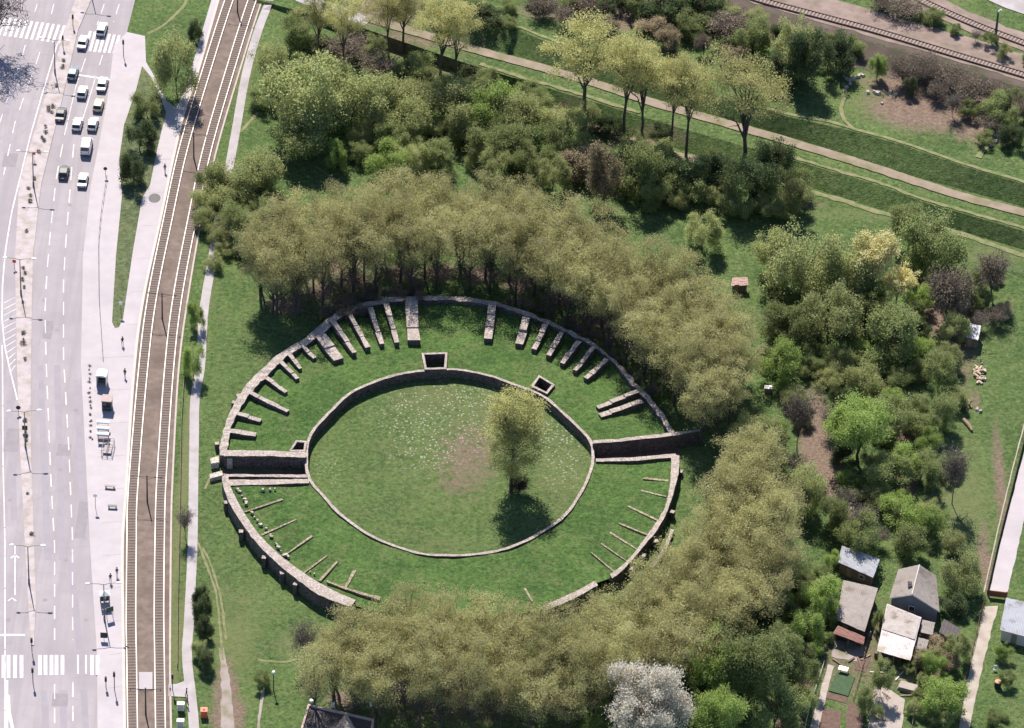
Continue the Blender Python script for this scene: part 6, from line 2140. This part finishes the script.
# gardens
poly_sheet('garden_bed', [(797, 678), (813, 681), (809, 690), (793, 687)], .06, M['soil'], jit=.1)
poly_sheet('garden_bed', [(780, 711), (805, 716), (800, 745), (772, 740)], .06, M['soil'], jit=.1)
poly_sheet('garden_bed', [(828, 692), (848, 697), (846, 703), (826, 698)], .06, M['soil'], jit=.1)
poly_sheet('lawn', [(793, 690), (812, 692), (806, 714), (784, 710)], .05, M['lawn'], jit=.1)
poly_sheet('garden_path', [(828, 664), (834, 666), (817, 735), (808, 735)], .07, M['concrete'], jit=.08)
poly_sheet('concrete_patch', [(874, 682), (892, 690), (905, 700), (900, 745), (866, 745), (871, 712)], .07, M['concrete'], jit=.15)
poly_sheet('garden_bed', [(822, 708), (842, 712), (838, 735), (818, 735)], .06, M['soil'], jit=.15)
b = MB()
b.prism([P(*q, .18) for q in ((836.5, 672), (855, 677), (848, 696), (829, 690.5))], -.05, .18)
tag(fixn(b.build('covered_plot', M['net'])), 'low garden plot under a dark green cover beside the garden path', 'garden bed')
t = thing('table', 'white square table on the grass beside the green-covered plot', 'table', PZ(843, 672), -.3)
b = MB(); b.box((0, 0, .74), (1.5, 1.0, .06)); b.build('tabletop', M['white'], t)
for sx in (-.65, .65):
    for sy in (-.4, .4):
        b = MB(); b.box((sx, sy, .355), (.07, .07, .71)); b.build('leg', M['white'], t)
t = thing('slab_stack', 'stack of pale concrete slabs under the front edge of the pale shelter', 'slab stack', PZ(908, 689), -.35)
for k in range(4):
    b = MB(); b.box((RND.uniform(-.1, .1), RND.uniform(-.1, .1), .1 + k * .18), (3.0 - k * .1, 1.7 - k * .05, .16), RND.uniform(-.05, .05)); b.build('slab', M['concrete'], t)
t = thing('barrel', 'orange-topped barrel on the lawn right of the lane', 'barrel', PZ(997.5, 687))
b = MB(); b.tube([(0, 0, 0), (0, 0, .55), (0, 0, 1.1)], [.5, .56, .5], 16); b.build('body', M['tyre'], t)
b = MB(); b.tube([(0, 0, 1.1), (0, 0, 1.2)], [.55, .5], 16); b.build('lid', surf('clay', (.55, .27, .18), (.6, .33, .23)), t)
t = thing('chair', 'small white garden chair on the lawn right of the lane', 'chair', PZ(995, 671))
b = MB(); b.box((0, 0, .44), (.5, .5, .05)); b.build('seat', M['white'], t)
b = MB(); b.box((0, .24, .72), (.5, .05, .5)); b.build('backrest', M['white'], t)
for sx in (-.2, .2):
    for sy in (-.2, .2):
        b = MB(); b.box((sx, sy, .21), (.05, .05, .42)); b.build('leg', M['white'], t)
t = thing('crate', 'pale wooden box on the grass beyond the tree ring, near the clearing', 'crate', PZ(768, 391))
b = MB(); b.box((0, 0, .4), (1.2, .9, .8)); b.build('body', M['wood'], t)
b = MB(); b.box((0, 0, .83), (1.3, 1.0, .06)); b.build('lid', M['white'], t)
# log and rubble heaps: every piece a thing
for i in range(26):
    a, r = RND.uniform(0, 6.28), math.sqrt(RND.uniform(0, 1))
    p = PZ(979 + math.cos(a) * r * 7, 375 + math.sin(a) * r * 9)
    b = MB()
    L = RND.uniform(.5, .95)
    b.tube([(-L / 2, 0, 0), (L / 2, 0, 0)], RND.uniform(.14, .24), 7)
    o = b.build('log', M['log'])
    o.location = (p.x, p.y, .18 + (1 - r) * RND.uniform(.1, .9))
    o.rotation_euler = (RND.uniform(-.2, .2), RND.uniform(-.3, .3), RND.uniform(0, 3.1))
    tag(o, 'cut pale log lying in the heap at the edge of the lawn', 'log', 'pale cut logs in the heap')
for i in range(18):
    a, r = RND.uniform(0, 6.28), math.sqrt(RND.uniform(0, 1))
    p = PZ(965 + math.cos(a) * r * 6, 404 + math.sin(a) * r * 7)
    b = MB()
    L = RND.uniform(.7, 1.5)
    b.tube([(-L / 2, 0, 0), (L / 2, 0, 0)], RND.uniform(.12, .2), 7)
    o = b.build('log', M['wood'])
    o.location = (p.x, p.y, .15 + (1 - r) * RND.uniform(.1, .6))
    o.rotation_euler = (RND.uniform(-.2, .2), RND.uniform(-.3, .3), RND.uniform(0, 3.1))
    tag(o, 'brown weathered log lying in the darker heap by the lawn bushes', 'log', 'brown logs in the darker heap')
t = link('fallen_log', (lambda b: (b.tube([(-1.5, 0, .3), (0, .1, .33), (1.6, 0, .26)], [.32, .36, .22], 9), b.mesh('fallen_log', M['wood']))[1])(MB()))
t.location = PZ(967.5, 426)
t.rotation_euler = (0, 0, -1.15)
tag(t, 'thick brown fallen log on the lawn below the brown heap', 'log')
for lab, grp, lst, rr in (('pale rubble lump on the ground beside the small trail below the railway', 'rubble by the small trail', [(845, 76), (848, 80), (850, 84), (846, 88), (853, 79), (858, 77), (862, 76), (874, 92), (877, 94), (868, 93), (890, 92), (896, 95), (882, 104)], (.4, .9)),
                          ('pale rubble lump beside the short trail at the frame edge', 'rubble by the short trail', [(998, 128), (999, 133), (997, 137), (995, 142), (991, 146)], (.4, .9)),
                          ('pale debris lump among the garden thickets behind the sheds', 'debris in the gardens', [(848, 500), (850, 505), (851, 510), (846, 513), (838, 590), (836, 583), (834, 597), (833, 604), (830, 575), (950, 448), (955, 452), (977, 410), (980, 412), (992, 312), (995, 316), (988, 318), (982, 364)], (.35, .7))):
    for x, y in lst:
        p = PZ(x, y)
        b = MB()
        r = RND.uniform(*rr)
        b.box((0, 0, r * .3), (r * RND.uniform(1, 2), r * RND.uniform(.8, 1.4), r * .7), RND.uniform(0, 3), None, .6)
        b.v = [tuple(Vector(v) + Vector([RND.uniform(-.18, .18) * r for _ in range(3)])) for v in b.v]
        o = b.build('rubble_lump', M['stone_light'])
        o.location = p
        tag(o, lab, 'rubble', grp)

for i in range(34):
    x, y = RND.choice([(RND.uniform(868, 912), RND.uniform(684, 722)), (RND.uniform(874, 925), RND.uniform(664, 700)), (RND.uniform(838, 870), RND.uniform(648, 664)), (RND.uniform(818, 838), RND.uniform(572, 606))])
    p = PZ(x, y)
    b = MB()
    b.box((0, 0, .06), (RND.uniform(1.2, 2.6), RND.uniform(.16, .3), .07))
    o = b.build('plank', M[RND.choice(['wood', 'wall_pale', 'wall_brown'])])
    o.location = p + Vector((0, 0, .05 + .1 * i / 34))
    o.rotation_euler = (0, 0, RND.uniform(0, 3.1))
    tag(o, 'loose plank lying in the yard clutter around the sheds', 'plank', 'loose planks around the sheds')
for lab, px, mat in (('rusty water barrel at the corner of the pale shelter', (876, 657), 'rust'), ('blue-grey water barrel beside the patched-roof shed', (869, 636), 'wall_blue'), ('pale water barrel between the two lean-tos', (936, 640), 'wall_pale')):
    t = thing('barrel', lab, 'barrel', PZ(*px))
    b = MB(); b.tube([(0, 0, 0), (0, 0, .45), (0, 0, .9)], [.3, .34, .3], 12); b.build('body', M[mat], t)
    b = MB(); b.tube([(0, 0, .9), (0, 0, .94)], .27, 12); b.build('lid', M['black'], t)
fence('garden_fence', 'low wooden garden fence from the patched-roof shed down to the covered plot', [(868, 640), (862, 668), (853, 700)], .8, 'wood', 1.6, (.45, .9), .04, .03)
fence('garden_fence', 'low wooden garden fence right of the concrete patch', [(921, 664), (917, 690), (912, 728)], .9, 'wood', 1.6, (.45, .9), .05, .03)
fence('garden_fence', 'pale low garden fence along the vegetable plots left of the garden path', [(824, 664), (812, 700), (803, 735)], .7, 'wall_pale', 1.6, (.45, .9), .04, .03)
poly_sheet('garden_bed', [(857, 655), (870, 658), (866, 672), (855, 669)], .05, M['soil'], jit=.15)
poly_sheet('garden_bed', [(885, 664), (915, 672), (912, 684), (882, 676)], .05, M['trail'], jit=.2)
poly_sheet('garden_bed', [(848, 702), (866, 706), (862, 735), (845, 732)], .055, M['soil'], jit=.2)
poly_sheet('yard', [(836, 640), (868, 646), (860, 662), (830, 656)], .045, M['gravel'], jit=.25)
poly_sheet('yard', [(912, 655), (938, 660), (940, 690), (920, 690)], .045, M['soil'], jit=.25)

b = MB()
for x, y in ((44, 300), (57, 330), (76, 410), (60, 470), (66, 560), (45, 600), (86, 620), (10, 500), (8, 620), (30, 90), (70, 205), (84, 250)):
    c0 = P(x, y, .038)
    b.add([c0] + [c0 + Vector((math.cos(k * math.pi / 8) * .38, math.sin(k * math.pi / 8) * .38, 0)) for k in range(16)], [(0, k + 1, (k + 1) % 16 + 1) for k in range(16)])
for x, y, w_, h_ in ((48, 330, 1.6, 5), (64, 450, 2.2, 3), (82, 520, 1.8, 9), (12, 440, 2.4, 6), (60, 700, 2.4, 3), (10, 160, 2.5, 4)):
    c0 = P(x, y, .037)
    b.add([c0 + Vector((sx * w_ / 2 + RND.uniform(-.1, .1), sy * h_ / 2 + RND.uniform(-.1, .1), 0)) for sx, sy in ((-1, -1), (1, -1), (1, 1), (-1, 1))], [(0, 1, 2, 3)])
tag(b.build('road_patch', surf('asphalt_repair', (.215, .195, .21), (.25, .228, .245), .8, .9, .2)), kind='structure')
